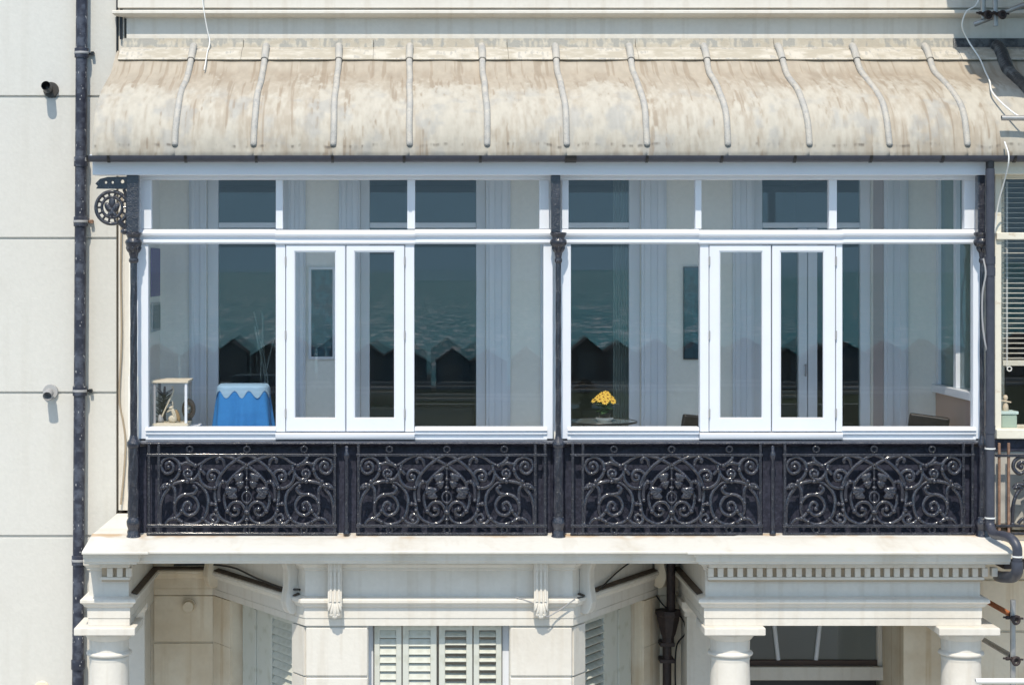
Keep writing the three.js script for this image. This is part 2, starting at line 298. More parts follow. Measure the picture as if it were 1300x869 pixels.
// balcony slab
{
  const zl = 0.655, zo = 0.7, path = [[-2.86, zo], [X(189, zl), zo], [X(189, zl), zl], [X(872, zl), zl], [X(872, zl), zo], [5.27, zo]];
  part(house, 'balcony_slab', mould([[-0.58, 4.592], [-0.015, 4.514], [0, 4.506], [0, 4.494], [-0.012, 4.487], [-0.07, 4.483], [-0.074, 4.455], [-0.088, 4.451], [-0.093, 4.412], [-0.112, 4.406], [-0.118, 4.388], [-0.58, 4.388]], path, 0.2), M.slab);
  part(house, 'bounce_lining', bx(-2.44, 5.13, 4.592, 5.5, -0.075, -0.045), M.interior);  // unseen white lining added behind the board to bounce light indoors
  part(house, 'verandah_floor', bx(-2.44, 5.13, 4.5905, 4.6, WALL + 0.004, -0.076), M.interior);
  part(house, 'balcony_floor', bx(-2.855, 5.265, 4.386, 4.59, WALL + 0.002, 0.074), M.slab);
}
// entablature: one moulding round porch, wall, bay and porch
const FZ = 0.30, B0 = [-1.92, WALL], B1 = [-0.93, FZ], B2 = [1.454, FZ], B3 = [2.42, WALL];
{
  const prof = [[-0.06, 4.39], [0.045, 4.39], [0.045, 4.345], [0.018, 4.318], [0.018, 4.3], [0, 4.29], [0, 4.062], [0.062, 4.044], [0.07, 4.036], [0.07, 4.012], [0.05, 3.998], [0.036, 3.972], [0.014, 3.962], [0.014, 3.868], [0.005, 3.866], [0.005, 3.86], [0.009, 3.858], [0.009, 3.8], [-0.06, 3.8]];
  const path = [[-2.86, WALL], [-2.86, FZ], [-2.507, FZ], [-2.507, WALL], B0, B1, B2, B3, [2.64, WALL], [2.64, FZ], [5.09, FZ], [5.09, WALL]];
  const cut = (a, b) => path.slice(a, b + 1);
  part(house, 'porch_entablature', mould(prof, cut(0, 3), 0.25), M.render);
  part(house, 'recess_entablature', mould(prof.map(([o, y]) => [o, y - 0.003]), [[-2.507, WALL], B0]), M.cream);
  part(house, 'bay_entablature', mould(prof, cut(4, 7), 0.25), M.render);
  part(house, 'recess_entablature', mould(prof.map(([o, y]) => [o, y - 0.003]), [B3, [2.64, WALL]]), M.cream);
  part(house, 'porch_entablature', mould(prof, cut(8, 11), 0.25), M.render);
  part(house, 'entablature_core', bx(-2.83, -2.53, 3.81, 4.385, WALL, FZ - 0.03), M.render);
  part(house, 'entablature_core', bx(2.67, 5.06, 3.81, 4.385, FZ - 0.33, FZ - 0.03), M.render);
  part(house, 'entablature_core', bx(2.67, 2.95, 3.81, 4.384, WALL, FZ - 0.331), M.render);
  part(house, 'entablature_core', prism([[B0[0] + 0.06, WALL], [B1[0] + 0.03, FZ - 0.04], [B2[0] - 0.03, FZ - 0.04], [B3[0] - 0.06, WALL]], 3.805, 4.383), M.render);
  // thin dark brown strip along the ledge inside the two recesses
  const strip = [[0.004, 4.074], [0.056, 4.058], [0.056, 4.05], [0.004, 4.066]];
  part(house, 'ledge_strip', mould(strip, [[-2.507, FZ - 0.15], [-2.507, WALL], B0, [B1[0] - 0.05, B1[1] - 0.085]]), M.ledgeBrown);
  part(house, 'ledge_strip', mould(strip, [[B2[0] + 0.05, FZ - 0.085], B3, [2.64, WALL], [2.64, FZ - 0.15]]), M.ledgeBrown);
  // dentils
  const den = (px) => part(house, 'dentil', bx(X(px, FZ + 0.09) - 0.026, X(px, FZ + 0.09) + 0.026, 4.245, 4.325, FZ + 0.0, FZ + 0.085, 0.006), M.render);
  for (let k = 0; k < 30; k++) den(903 + k * 12.45);
  for (const px of [139, 151.5, 163]) den(px);
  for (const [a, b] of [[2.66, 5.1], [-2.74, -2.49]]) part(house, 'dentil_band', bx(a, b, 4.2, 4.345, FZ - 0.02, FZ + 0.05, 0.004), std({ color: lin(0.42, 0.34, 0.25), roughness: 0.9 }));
  for (const [a, b] of [[2.655, 5.11], [-2.75, -2.485]]) { part(house, 'dentil_fillet', bx(a, b, 4.328, 4.36, FZ, FZ + 0.1, 0.004), M.render); part(house, 'dentil_fillet', bx(a, b, 4.215, 4.242, FZ, FZ + 0.07, 0.004), M.render); }
}
// ground floor walls
const cd = (() => { const dx = B1[0] - B0[0], dz = B1[1] - B0[1], L = Math.hypot(dx, dz); return { L, d: [dx / L, dz / L], n: [-dz / L, dx / L] }; })();
const cant = (t, o, side) => { const x = B0[0] + (B1[0] - B0[0]) * t + cd.n[0] * o, z = B0[1] + (B1[1] - B0[1]) * t + cd.n[1] * o; return [side < 0 ? x : B1[0] + B2[0] - x, z]; };
{
  const courses = [3.795, 3.33, 2.87, 2.41, 1.95];
  part(house, 'ground_floor_wall', bx(-2.86, B0[0] + 0.02, 0, 4.385, WALL - 0.3, WALL - 0.018), M.cream);
  part(house, 'ground_floor_wall', bx(B3[0] - 0.02, 3.0, 0, 4.385, WALL - 0.3, WALL - 0.018), M.cream);
  for (const [a, b] of [[-2.5, B0[0]], [B3[0], 2.66]]) for (let i = 0; i < courses.length - 1; i++) part(house, 'render_course', bx(a, b, courses[i + 1] + 0.008, courses[i] - 0.008, WALL - 0.03, WALL, 0.006), M.cream);
  // pilasters against the wall behind the outer columns
  for (const [a, b] of [[-2.86, -2.5], [2.63, 3.0]]) {
    part(house, 'pilaster', bx(a + 0.02, b - 0.03, 0, 3.66, WALL, WALL + 0.42, 0.008), M.render);
    part(house, 'pilaster_capital', mould([[-0.1, 3.8], [0.03, 3.8], [0.03, 3.74], [0.0, 3.7], [0.0, 3.66], [-0.1, 3.66]], [[a, WALL], [a, WALL + 0.43], [b - 0.03, WALL + 0.43], [b - 0.03, WALL]]), M.render);
  }
  // bay: pier cores with block courses in front
  for (const s of [-1, 1]) {
    const mir = (x) => (s < 0 ? x : B1[0] + B2[0] - x), flip = (p) => (s < 0 ? p : p.slice().reverse());
    const core = [[mir(-0.37), FZ - 0.02], [mir(-0.37), FZ - 0.3], cant(0.86, -0.28, s), cant(0.86, -0.02, s), [mir(B1[0] + 0.02), FZ - 0.02]];
    part(house, 'bay_pier', prism(flip(core), 0, 3.8), M.render);
    part(house, 'bay_pier', prism(flip([cant(0, -0.02, s), cant(0.2, -0.02, s), cant(0.2, -0.3, s), cant(0, -0.3, s)]), 0, 3.8), M.cream);
    const ys = [3.79, 3.34, 2.89, 2.44, 1.99];
    for (let i = 0; i < 4; i++) {
      const y1 = ys[i] - 0.008, y0 = ys[i + 1] + 0.008;
      part(house, 'stucco_block', bx(mir(-0.926), mir(-0.375), y0, y1, FZ - 0.06, FZ, 0.012), M.render);
      part(house, 'stucco_block', prism(flip([cant(0.865, 0, s), cant(0.865, -0.06, s), cant(0.985, -0.06, s), cant(0.985, 0, s)]), y0, y1), M.render);
      part(house, 'render_course', prism(flip([cant(0.0, 0.0, s), cant(0.0, -0.05, s), cant(0.196, -0.05, s), cant(0.196, 0.0, s)]), y0 - 0.006, y1 + 0.006), M.cream);
    }
  }
  // console brackets on the bay front and plain ones on its sides
  const side = [[0.0, 4.385], [0.11, 4.385], [0.115, 4.33], [0.1, 4.28], [0.095, 4.2], [0.1, 4.12], [0.115, 4.05], [0.12, 3.99], [0.105, 3.93], [0.08, 3.89], [0.05, 3.88], [0.0, 3.9]];
  const bracket = (w) => { const sh = new THREE.Shape(side.map(([z, y]) => new THREE.Vector2(z, y))); const g = new THREE.ExtrudeGeometry(sh, { depth: w - 0.01, bevelEnabled: true, bevelSize: 0.004, bevelThickness: 0.005, bevelSegments: 1, bevelOffset: -0.004 }); g.rotateY(-Math.PI / 2); g.translate(w / 2 - 0.005, 0, 0); return metres(g); };
  for (const px of [425, 687]) {
    const b = sub(house, 'console_bracket'), x = X(px, FZ + 0.1);
    const g0 = bracket(0.125); g0.translate(x, 0, FZ); part(b, 'scroll', g0, M.render);
    for (const k of [-1, 0, 1]) part(b, 'flute', tube([V3(x + k * 0.036, 4.375, FZ + 0.108), V3(x + k * 0.036, 4.3, FZ + 0.106), V3(x + k * 0.036, 4.2, FZ + 0.096), V3(x + k * 0.036, 4.1, FZ + 0.104), V3(x + k * 0.038, 4.03, FZ + 0.118)], 0.013, 24, 7), M.render);
    const leaf = [];
    for (const [dx, y, l, w, a] of [[0, 3.955, 0.07, 0.022, 0], [-0.026, 3.962, 0.058, 0.016, -0.18], [0.026, 3.962, 0.058, 0.016, 0.18], [-0.045, 3.985, 0.046, 0.014, -0.3], [0.045, 3.985, 0.046, 0.014, 0.3], [0, 3.9, 0.024, 0.03, 0], [-0.03, 3.915, 0.02, 0.02, 0.4], [0.03, 3.915, 0.02, 0.02, -0.4]]) { const e = new THREE.SphereGeometry(1, 12, 8); e.scale(w, l, 0.026); e.rotateZ(a); e.translate(x + dx, y, FZ + 0.115 - (4.0 - y) * 0.15); leaf.push(e); }
    part(b, 'acanthus_leaf', join(leaf), M.render);
  }
  for (const s of [-1, 1]) for (const [t, mat] of [[0.9, M.render], [0.04, M.cream]]) {
    const g = bracket(0.11); g.rotateY(Math.atan2(s < 0 ? cd.n[0] : -cd.n[0], cd.n[1])); const [x, z] = cant(t, 0, s); g.translate(x, 0, z); part(house, 'side_bracket', g, mat);
  }
}
// louvred shutters: built flat about the origin, then set into place
M.shutter = std({ map: texture(128, 128, (u, v) => mix([0.56, 0.57, 0.51], [0.47, 0.47, 0.4], sm(0.5, 0.8, fbm(u, v, 6, 6, 4, 711))), true, 0.6, 0.6), roughness: 0.6 });
function shutter(w, h, open, matrix, label, mat = M.shutter) {
  const g = sub(house, 'shutter', label), ap = (q) => q.applyMatrix4(matrix), st = Math.min(0.055, w * 0.2);
  part(g, 'frame', ap(plate(rect(-w / 2, -h, w / 2, 0), 0.018, 0.036, [rect(-w / 2 + st, -h + 0.1, w / 2 - st, -0.045)], 0.003)), mat);
  const pitch = 0.075, n = Math.floor((h - 0.15) / pitch);
  for (let i = 0; i < n; i++) {
    const s = bx(-w / 2 + st, w / 2 - st, -0.035, 0.035, -0.005, 0.005, 0.003);
    s.rotateX(open ? -1.05 : -0.42); s.translate(0, -0.045 - pitch * (i + 0.5), 0.002);
    part(g, 'louvre', ap(s), mat);
  }
  return g;
}
{
  const zw = FZ - 0.14, top = 3.79, h = 1.75;
  const edges = [[475, 510], [511, 554.5], [557, 600], [601, 637]];
  edges.forEach(([a, b], i) => shutter(X(b, zw) - X(a, zw) - 0.004, h, i > 1, new THREE.Matrix4().makeTranslation((X(a, zw) + X(b, zw)) / 2, top - 0.01, zw), i > 1 ? 'shutter with its louvres turned open' : 'shutter with its louvres closed'));
  part(house, 'window_frame', plate(rect(-0.372, 1.2, 0.896, 3.8), zw - 0.03, 0.06, [rect(X(474, zw), 1.3, X(638, zw), 3.785)], 0.004), M.paint);
  part(house, 'window_pane', bx(-0.33, 0.85, 1.3, 3.78, zw - 0.13, zw - 0.126), M.glass);
  part(house, 'bay_room_back', bx(-1.7, 2.2, 0.2, 3.79, WALL - 1.6, WALL - 1.5), std({ color: lin(0.5, 0.47, 0.43), roughness: 0.9 }));
  for (const s of [-1, 1]) {
    const ang = Math.atan2(s < 0 ? cd.n[0] : -cd.n[0], cd.n[1]);
    const place = (t, o) => { const [x, z] = cant(t, o, s); return new THREE.Matrix4().makeTranslation(x, 3.78, z).multiply(new THREE.Matrix4().makeRotationY(ang)); };
    const w = cd.L * 0.66;
    part(house, 'window_frame', plate(rect(-w / 2, -2.6, w / 2, 0), -0.01, 0.07, [rect(-w / 2 + 0.06, -2.5, w / 2 - 0.06, -0.03)], 0.004).applyMatrix4(place(0.53, -0.16)), M.paint);
    { const fw = cd.L * 0.3, fl = sub(house, 'shutter', 'plain folded-back shutter leaf'); part(fl, 'leaf', plate(rect(-fw / 2, -1.7, fw / 2, 0), 0.018, 0.036, [], 0.003).applyMatrix4(place(0.37, -0.13)), M.shutter); part(fl, 'fillet', bx(-0.02, 0.02, -1.66, -0.03, 0.018, 0.03, 0.004).applyMatrix4(place(0.37, -0.13)), M.shutter); }
    for (const [t0, o] of [[0.69, s > 0]]) shutter(cd.L * 0.29, 1.7, o, place(t0, -0.1), s > 0 ? 'side shutter with open louvres' : 'side shutter with closed louvres', M.shutter);
  }
}
// porch columns
for (const [x, tag] of [[-2.705, 'a'], [2.885, 'b'], [4.965, 'c']]) {
  const c = sub(house, 'porch_column'), z = 0.14;
  part(c, 'abacus', bx(x - 0.272, x + 0.272, 3.73, 3.798, z - 0.272, z + 0.285, 0.01), M.render);
  const cap = lathe([[0.0, 3.73], [0.225, 3.729], [0.222, 3.71], [0.205, 3.68], [0.19, 3.66], [0.178, 3.655], [0.176, 3.56], [0.18, 3.552], [0.198, 3.545], [0.205, 3.53], [0.198, 3.515], [0.18, 3.508]], 40); cap.translate(x, 0, z);
  part(c, 'capital', metres(cap), M.render);
  const sh = lathe([[0.172, 3.51], [0.176, 3.5], [0.18, 3.485], [0.176, 3.47], [0.174, 3.46], [0.181, 3.2], [0.188, 2.8], [0.196, 2.2], [0.2, 1.5], [0.2, 0.6], [0.24, 0.58], [0.24, 0.45], [0.27, 0.42], [0.27, 0.1]], 40); sh.translate(x, 0, z);
  part(c, 'shaft', metres(sh), M.render);
}
// porch door wall, fanlight and door head
{
  const z = -1.95, a = 3.12, b = X(1121, z);
  part(house, 'porch_wall', bx(b, 5.3, 0, 4.385, z - 0.3, z + 0.02), M.cream);
  part(house, 'porch_wall', bx(2.9, a, 0, 4.385, z - 0.3, z + 0.02), M.cream);
  part(house, 'porch_wall', bx(4.75, 5.3, 0, 4.385, z + 0.02, WALL + 0.3, 0.01), M.cream);
  const fan = sub(house, 'fanlight');
  const fr = [bx(a, b, Y(862, z), Y(845, z), z - 0.1, z + 0.05, 0.008), bx(b - 0.05, b, Y(845, z), 4.2, z - 0.08, z, 0.006), bx(a, a + 0.05, Y(845, z), 4.2, z - 0.08, z, 0.006)];
  part(fan, 'transom', join(fr), M.render);
  part(fan, 'sill', bx(a + 0.05, b - 0.05, Y(845, z), Y(838, z), z - 0.06, z - 0.01, 0.004), std({ color: lin(0.09, 0.06, 0.05), roughness: 0.7 }));
  for (const [p0, p1] of [[984, 989], [1042, 1037]]) part(fan, 'glazing_bar', rod(V3(X(p0, z), Y(794, z), z - 0.03), V3(X(p1, z), Y(838, z), z - 0.03), 0.022, 8), M.paint);
  part(fan, 'pane', bx(a + 0.05, b - 0.05, Y(838, z), 4.2, z - 0.06, z - 0.056), M.glass);
  part(house, 'hall_wall', bx(2.9, 5.2, 0, 4.38, -4.2, -4.1), std({ color: lin(0.5, 0.47, 0.43), roughness: 0.9 }));
  part(house, 'hall_wall', bx(2.8, 2.9, 0, 4.38, -4.2, z - 0.3), std({ color: lin(0.5, 0.47, 0.43), roughness: 0.9 }));
  part(house, 'front_door', bx(a + 0.05, b - 0.05, 0.4, Y(862, z), z - 0.12, z - 0.06, 0.006), M.black);
}
// verandah end walls, ceiling
{
  part(house, 'verandah_ceiling', bx(-2.46, 5.3, 8.0, 8.06, WALL + 0.002, -0.06), M.paint);
  part(house, 'verandah_end_wall', bx(-2.56, -2.44, 4.6, 6.0, WALL + 0.002, -0.05), M.interior);
  part(house, 'verandah_end_wall', bx(-2.56, -2.44, 6.0, 8.0, WALL + 0.002, WALL + 0.75), M.interior);
  const addedWindow = sub(house, 'end_window'); part(addedWindow, 'frame', join([bx(-2.54, -2.46, 6.0, 8.0, WALL + 0.752, WALL + 0.8, 0.004), bx(-2.54, -2.46, 6.0, 8.0, -0.1, -0.05, 0.004), bx(-2.54, -2.46, 6.002, 6.06, WALL + 0.8, -0.1, 0.004), bx(-2.54, -2.46, 7.94, 8.0, WALL + 0.8, -0.1, 0.004)]), M.paint); part(addedWindow, 'pane', bx(-2.502, -2.498, 6.06, 7.94, WALL + 0.8, -0.1), M.glass);  // left end window is unseen, added to let more light in
  const e = 5.14, pink = std({ color: lin(0.5, 0.36, 0.3), roughness: 0.8 });
  part(house, 'end_wall_panel', bx(e, e + 0.1, 4.6, Y(497, WALL), WALL + 0.002, -0.05), pink);
  const w = sub(house, 'end_window'), y0 = Y(487, WALL), y1 = 7.9;
  part(w, 'sill', bx(e - 0.04, e + 0.1, Y(497, WALL), y0, WALL + 0.002, -0.05, 0.006), M.paint);
  part(w, 'frame', join([bx(e, e + 0.08, y0, y1, WALL + 0.004, WALL + 0.09, 0.006), bx(e - 0.01, e + 0.08, y0, y1, -0.72, -0.63, 0.008), bx(e, e + 0.08, y1, 8.0, WALL + 0.004, -0.05, 0.006), bx(e, e + 0.08, y0, y1, -0.13, -0.05, 0.006)]), M.paint);
  const eg = phys({ color: lin(0.45, 0.55, 0.55), transmission: 1, thickness: 0, roughness: 0, ior: 1.2 });
  part(w, 'pane', bx(e + 0.03, e + 0.034, y0, y1, WALL + 0.09, -0.72), eg);
  part(w, 'pane', bx(e + 0.03, e + 0.034, y0, y1, -0.63, -0.13), eg);
}
seat(house);

// ------------------------------------------------------------------ lead canopy roof
const ROOF = [[-1.375, 9.085], [-1.31, 9.085], [-1.22, 9.07], [-1.11, 9.015], [-0.98, 8.925], [-0.86, 8.84], [-0.6, 8.735], [-0.33, 8.635], [-0.15, 8.55], [0.0, 8.465], [0.09, 8.395], [0.165, 8.31], [0.215, 8.215], [0.25, 8.11], [0.27, 8.03], [0.278, 7.985]];
const roofCurve = new THREE.CatmullRomCurve3(ROOF.map(([z, y]) => V3(0, y, z)), false, 'centripetal');
const RIBS = [222, 322, 423, 520, 619, 720, 822, 925, 1028, 1130, 1229.5, 1330, 1432].map((p) => (p - 520) / 142.2);
{
  const t = thing('verandah_roof', 'weathered tan lead canopy roof with rounded seams sweeping down over the glazed balcony', 'roof');
  const edges = [-2.835, ...RIBS, 8.3], len = roofCurve.getLength();
  for (let i = 0; i < edges.length - 1; i++) {
    const n = 14, m = 44, pos = [], uv = [], idx = [], ph = R() * 6, amp = 0.006 + R() * 0.007, x0 = edges[i], x1 = edges[i + 1];
    for (let side = 0; side < 2; side++) for (let a = 0; a <= n; a++) for (let b = 0; b <= m; b++) {
      const f = a / n, g = b / m, p = roofCurve.getPointAt(g), tn = roofCurve.getTangentAt(g);
      const nx = -tn.z * -1, ny = tn.z, nz = -tn.y;                // outward normal in yz: (z', -y')
      let k = side ? -0.02 : amp * (Math.sin(f * 5 + ph + g * 3) + 0.6 * Math.sin(f * 11 + ph * 2 - g * 7)) * Math.sin(Math.PI * Math.min(1, g * 1.15)) * 0.6;
      if (!side) k += 0.03 * Math.sin(Math.PI * f) * sm(0.25, 0.6, g) * sm(1.02, 0.9, g) + 0.012 * Math.exp(-Math.pow(Math.min(f, 1 - f) / 0.06, 2));
      pos.push(x0 + (x1 - x0) * f, p.y + ny * k, p.z + nz * k);
      uv.push((x0 + (x1 - x0) * f + 3) / 11.4, 1 - g);
    }
    const W = m + 1, half = (n + 1) * W;
    for (let side = 0; side < 2; side++) for (let a = 0; a < n; a++) for (let b = 0; b < m; b++) {
      const q = side * half + a * W + b, f = side ? [q, q + W, q + 1, q + W, q + W + 1, q + 1] : [q, q + 1, q + W, q + W, q + 1, q + W + 1];
      idx.push(...f);
    }
    for (let a = 0; a < n; a++) { const q = a * W + m, r = half + q; idx.push(q, r, q + W, q + W, r, r + W); }
    for (let b = 0; b < m; b++) { const q = b, r = half + b; idx.push(q, r, q + 1, q + 1, r, r + 1); const q2 = n * W + b, r2 = half + q2; idx.push(q2, q2 + 1, r2, q2 + 1, r2 + 1, r2); }
    const g = new THREE.BufferGeometry();
    g.setAttribute('position', new THREE.Float32BufferAttribute(pos, 3)); g.setAttribute('uv', new THREE.Float32BufferAttribute(uv, 2)); g.setIndex(idx); g.computeVertexNormals();
    part(t, 'lead_sheet', g, M.lead);
  }
  RIBS.forEach((x, i) => {
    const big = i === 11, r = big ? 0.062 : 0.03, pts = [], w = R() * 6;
    for (let k = 0; k <= 28; k++) { const g = 0.06 + (0.948 - 0.06) * k / 28, p = roofCurve.getPointAt(g), tn = roofCurve.getTangentAt(g), up = 0.012 + 0.05 * Math.exp(-Math.pow(g / 0.17, 2)); pts.push(V3(x + 0.003 * Math.sin(k * 0.6 + w), p.y + tn.z * up, p.z - tn.y * up)); }
    const gs = [tube(pts, r, 56, 10)];
    for (const e of [pts[0], pts[28]]) { const s = new THREE.SphereGeometry(r * 0.99, 12, 8); s.translate(e.x, e.y, e.z); gs.push(s); }
    part(t, 'seam_roll', metres(join(gs)), big ? M.shadedLead : M.roll);  // the fat roll lies in scaffold shade, which its colour carries too
    if (!big) part(t, 'roll_cap', metres(tube(pts.slice(0, 5).map((p) => p.clone().add(V3(0, 0.003, 0.002))), r + 0.006, 14, 10)), M.roll);
  });
  // wall flashing: upright dressed to the wall and an apron over the sheets
  const fx = [-2.8, -1.62, -0.35, 0.95, 2.2, 3.55, 5.3];
  for (let i = 0; i < fx.length - 1; i++) {
    part(t, 'wall_flashing', mould([[0.0, 9.225], [0.018, 9.222], [0.026, 9.2], [0.055, 9.125], [0.045, 9.11], [0.0, 9.12]], [[fx[i] + 0.003, WALL + 0.012], [fx[i + 1] - 0.003, WALL + 0.012]]), M.flashing);
    part(t, 'apron_flashing', mould([[0.045, 9.125], [0.07, 9.13], [0.2, 9.085], [0.335, 8.998], [0.345, 8.985], [0.335, 8.975], [0.2, 9.05], [0.05, 9.11]], [[fx[i] + 0.0015, WALL + 0.015], [fx[i + 1] - 0.0015, WALL + 0.015]]), M.apron);
  }
  part(t, 'wall_flashing', mould([[0.0, 9.225], [0.018, 9.222], [0.026, 9.2], [0.055, 9.125], [0.045, 9.11], [0.0, 9.12]], [[5.302, WALL + 0.014], [8.2, WALL + 0.014]]), M.shadedLead);  // darker colour from the scaffold shadow edge on: painted shade and wet
  part(t, 'apron_flashing', mould([[0.045, 9.125], [0.07, 9.13], [0.2, 9.085], [0.335, 8.998], [0.345, 8.985], [0.335, 8.975], [0.2, 9.05], [0.05, 9.11]], [[5.302, WALL + 0.017], [8.2, WALL + 0.017]]), M.apron);
  seat(t);
}
// gutter
{
  const t = thing('gutter', 'long dark grey half-round gutter hung below the lead canopy', 'gutter');
  const arc = []; for (let k = 0; k <= 12; k++) { const a = Math.PI * k / 12; arc.push([Math.cos(a) * 0.052, -Math.sin(a) * 0.055]); }
  for (let k = 12; k >= 0; k--) { const a = Math.PI * k / 12; arc.push([Math.cos(a) * 0.046, -Math.sin(a) * 0.049]); }
  const gy = 7.985, gz = 0.318;
  part(t, 'trough', mould(arc.map(([o, y]) => [o, y + gy]), [[-2.86, gz], [8.3, gz]], 0.8), M.plastic);
  for (const px of [137, 235, 325, 422, 513, 610, 725, 822, 917, 1010, 1107, 1198, 1290]) {
    const x = X(px, 0.37), wide = px === 725 ? 0.05 : 0.012, pts = arc.slice(0, 13).map(([o, y]) => [o * 1.1, y * 1.1]).concat(arc.slice(13).map(([o, y]) => [o * 1.12, y * 1.13]));
    part(t, 'clip', mould(arc.slice(0, 13).map(([o, y]) => [o * 1.15, y * 1.13 + gy]).concat(arc.slice(0, 13).reverse().map(([o, y]) => [o * 1.01, y * 1.01 + gy])), [[x - wide, gz], [x + wide, gz]], 0.8), M.black);
  }
  part(t, 'stop_end', mould(arc.slice(0, 13).map(([o, y]) => [o * 1.08, y * 1.08 + gy]), [[-2.875, gz], [-2.86, gz]], 0.8), M.black);
  seat(t);
}
// fascia beam
{
  const t = thing('fascia_beam', 'white painted fascia beam running under the gutter above the glazing', 'beam');
  part(t, 'board', bx(X(117, 0.22), X(1252, 0.22), Y(222, 0.22), 7.975, 0.03, 0.22, 0.006), M.paint);
  part(t, 'soffit', bx(X(117, 0.12), 8.2, 7.976, 8.0, -0.03, 0.27), M.paint);
  part(t, 'bead', bx(X(178, 0.06), X(1245, 0.06), Y(228, 0.06), Y(222, 0.06) - 0.001, -0.04, 0.075, 0.006), M.paint);
  seat(t);
}
// ------------------------------------------------------------------ the two glazed screens
function frameGeo(px0, py0, px1, py1, il, it, ir, ib, zf, depth) { return plate(rect(X(px0, zf), Y(py1, zf), X(px1, zf), Y(py0, zf)), zf, depth, [rect(X(px0 + il, zf), Y(py1 - ib, zf), X(px1 - ir, zf), Y(py0 + it, zf))], 0.006); }
function pane(t, px0, py0, px1, py1, z, seed, mat = M.glass) {
  const g = bx(-(X(px1, z) - X(px0, z)) / 2, (X(px1, z) - X(px0, z)) / 2, -(Y(py0, z) - Y(py1, z)) / 2, (Y(py0, z) - Y(py1, z)) / 2, -0.002, 0.002);
  const r = rng(seed), m = part(t, 'pane', g, mat);
  m.position.set((X(px0, z) + X(px1, z)) / 2, (Y(py0, z) + Y(py1, z)) / 2, z);
  m.rotation.set((r() - 0.5) * 0.006, (r() - 0.5) * 0.007, 0);
  return m;
}
function screen(label, o) {
  const t = thing('glazed_screen', label, 'window', 'glazed screens of the balcony');
  const post = (a, y0, b, y1, zf = 0.05) => part(t, 'mullion', pbx(a, y0, b, y1, zf, -0.04, 0.006), M.paint);
  o.upper.forEach(([a, b], i) => {
    pane(t, a - 2, 226, b + 2, 291, 0, o.seed + i);
    if (i) post(o.upper[i - 1][1], 228, a, 290.5);
  });
  post(o.l0, 228, o.upper[0][0], 290.5, 0.055); post(o.upper[2][1], 228, o.r0, 290.5, 0.055);
  // transom moulding, breaking forward over the casements
  const tr = [[-0.1, Y(291)], [0.05, Y(291)], [0.085, Y(293.5)], [0.1, Y(296)], [0.095, Y(298.5)], [0.06, Y(301)], [0.06, Y(303.5)], [0.08, Y(304.5)], [0.082, Y(307.5)], [0.07, Y(309.5)], [-0.1, Y(309.5)]];
  const tp = (a, b, dz) => mould(tr.map(([q, y]) => [q + dz, y - dz * 0.6]), [[X(a, 0.1), 0], [X(b, 0.1), 0]]);
  part(t, 'transom', tp(o.l0 - 2, o.c0 - 1, 0), M.paint); part(t, 'transom', tp(o.c0 - 1, o.c1 + 1, 0.01), M.paint); part(t, 'transom', tp(o.c1 + 1, o.r1 + 1, 0), M.paint);
  post(o.l1, 309.5, o.left[0], 557, 0.056); post(o.right[1], 309.5, o.r1, 557, 0.056);
  pane(t, o.left[0] - 3, 306, o.left[1] + 3, 544, 0, o.seed + 7); pane(t, o.right[0] - 3, 306, o.right[1] + 3, 544, 0, o.seed + 8);
  // casement frame and two leaves
  const zc = 0.06;
  part(t, 'casement_post', pbx(o.c0, 310, o.k0 - 0.8, 548, zc + 0.006, -0.04, 0.006), M.paint); part(t, 'casement_post', pbx(o.k1 + 0.8, 310, o.c1, 548, zc + 0.006, -0.04, 0.006), M.paint);
  [[o.k0, o.km - 0.7], [o.km + 0.7, o.k1]].forEach(([a, b], i) => {
    const c = sub(t, 'casement'), f = o.panes[i];
    part(c, 'frame', frameGeo(a, 311, b, 547.5, f[0] - a, 8, b - f[1], 17.5, zc + 0.012, 0.05), M.paint);
    const gz = zc - 0.015; pane(c, f[0] - 2, 317, f[1] + 2, 532, gz, o.seed + 20 + i);
    part(c, 'glazing_bead', plate(rect(X(f[0] - 1, zc), Y(531.5, zc), X(f[1] + 1, zc), Y(318.5, zc)), zc + 0.004, 0.018, [rect(X(f[0] + 0.7, zc), Y(529.8, zc), X(f[1] - 0.7, zc), Y(320.2, zc))], 0.002), M.paint);
    for (const py of [331, 425, 524]) part(c, 'hinge', rod(V3(X(i ? b + 0.4 : a - 0.4, zc), Y(py + 5.5, zc), zc + 0.02), V3(X(i ? b + 0.4 : a - 0.4, zc), Y(py - 5.5, zc), zc + 0.02), 0.007, 8), M.grey);
  });
  // sills
  const sl = (a, b, dz, dy) => mould([[-0.08, Y(541.5)], [0.055, Y(541.5)], [0.075, Y(543)], [0.08, Y(545.5)], [0.055, Y(547)], [0.06, Y(548)], [0.07, Y(548.5)], [0.07, Y(550)], [0.045, Y(550.5)], [0.045, Y(555)], [0.062, Y(555.3)], [0.062, Y(557.2)], [-0.08, Y(557.2)]].map(([q, y]) => [q + dz, y + dy]), [[X(a, 0.1), 0], [X(b, 0.1), 0]]);
  part(t, 'sill', sl(o.left[0] - 4, o.c0 - 0.5, 0, 0), M.paint); part(t, 'sill', sl(o.c1 + 0.5, o.right[1] + 5, 0, 0), M.paint);
  part(t, 'sill', mould([[-0.08, Y(548.2)], [0.1, Y(548.2)], [0.112, Y(549.5)], [0.112, Y(554)], [0.1, Y(556.5)], [-0.08, Y(557)]], [[X(o.c0 - 0.3, 0.1), 0], [X(o.c1 + 0.3, 0.1), 0]]), M.paint);
  return seat(t);
}
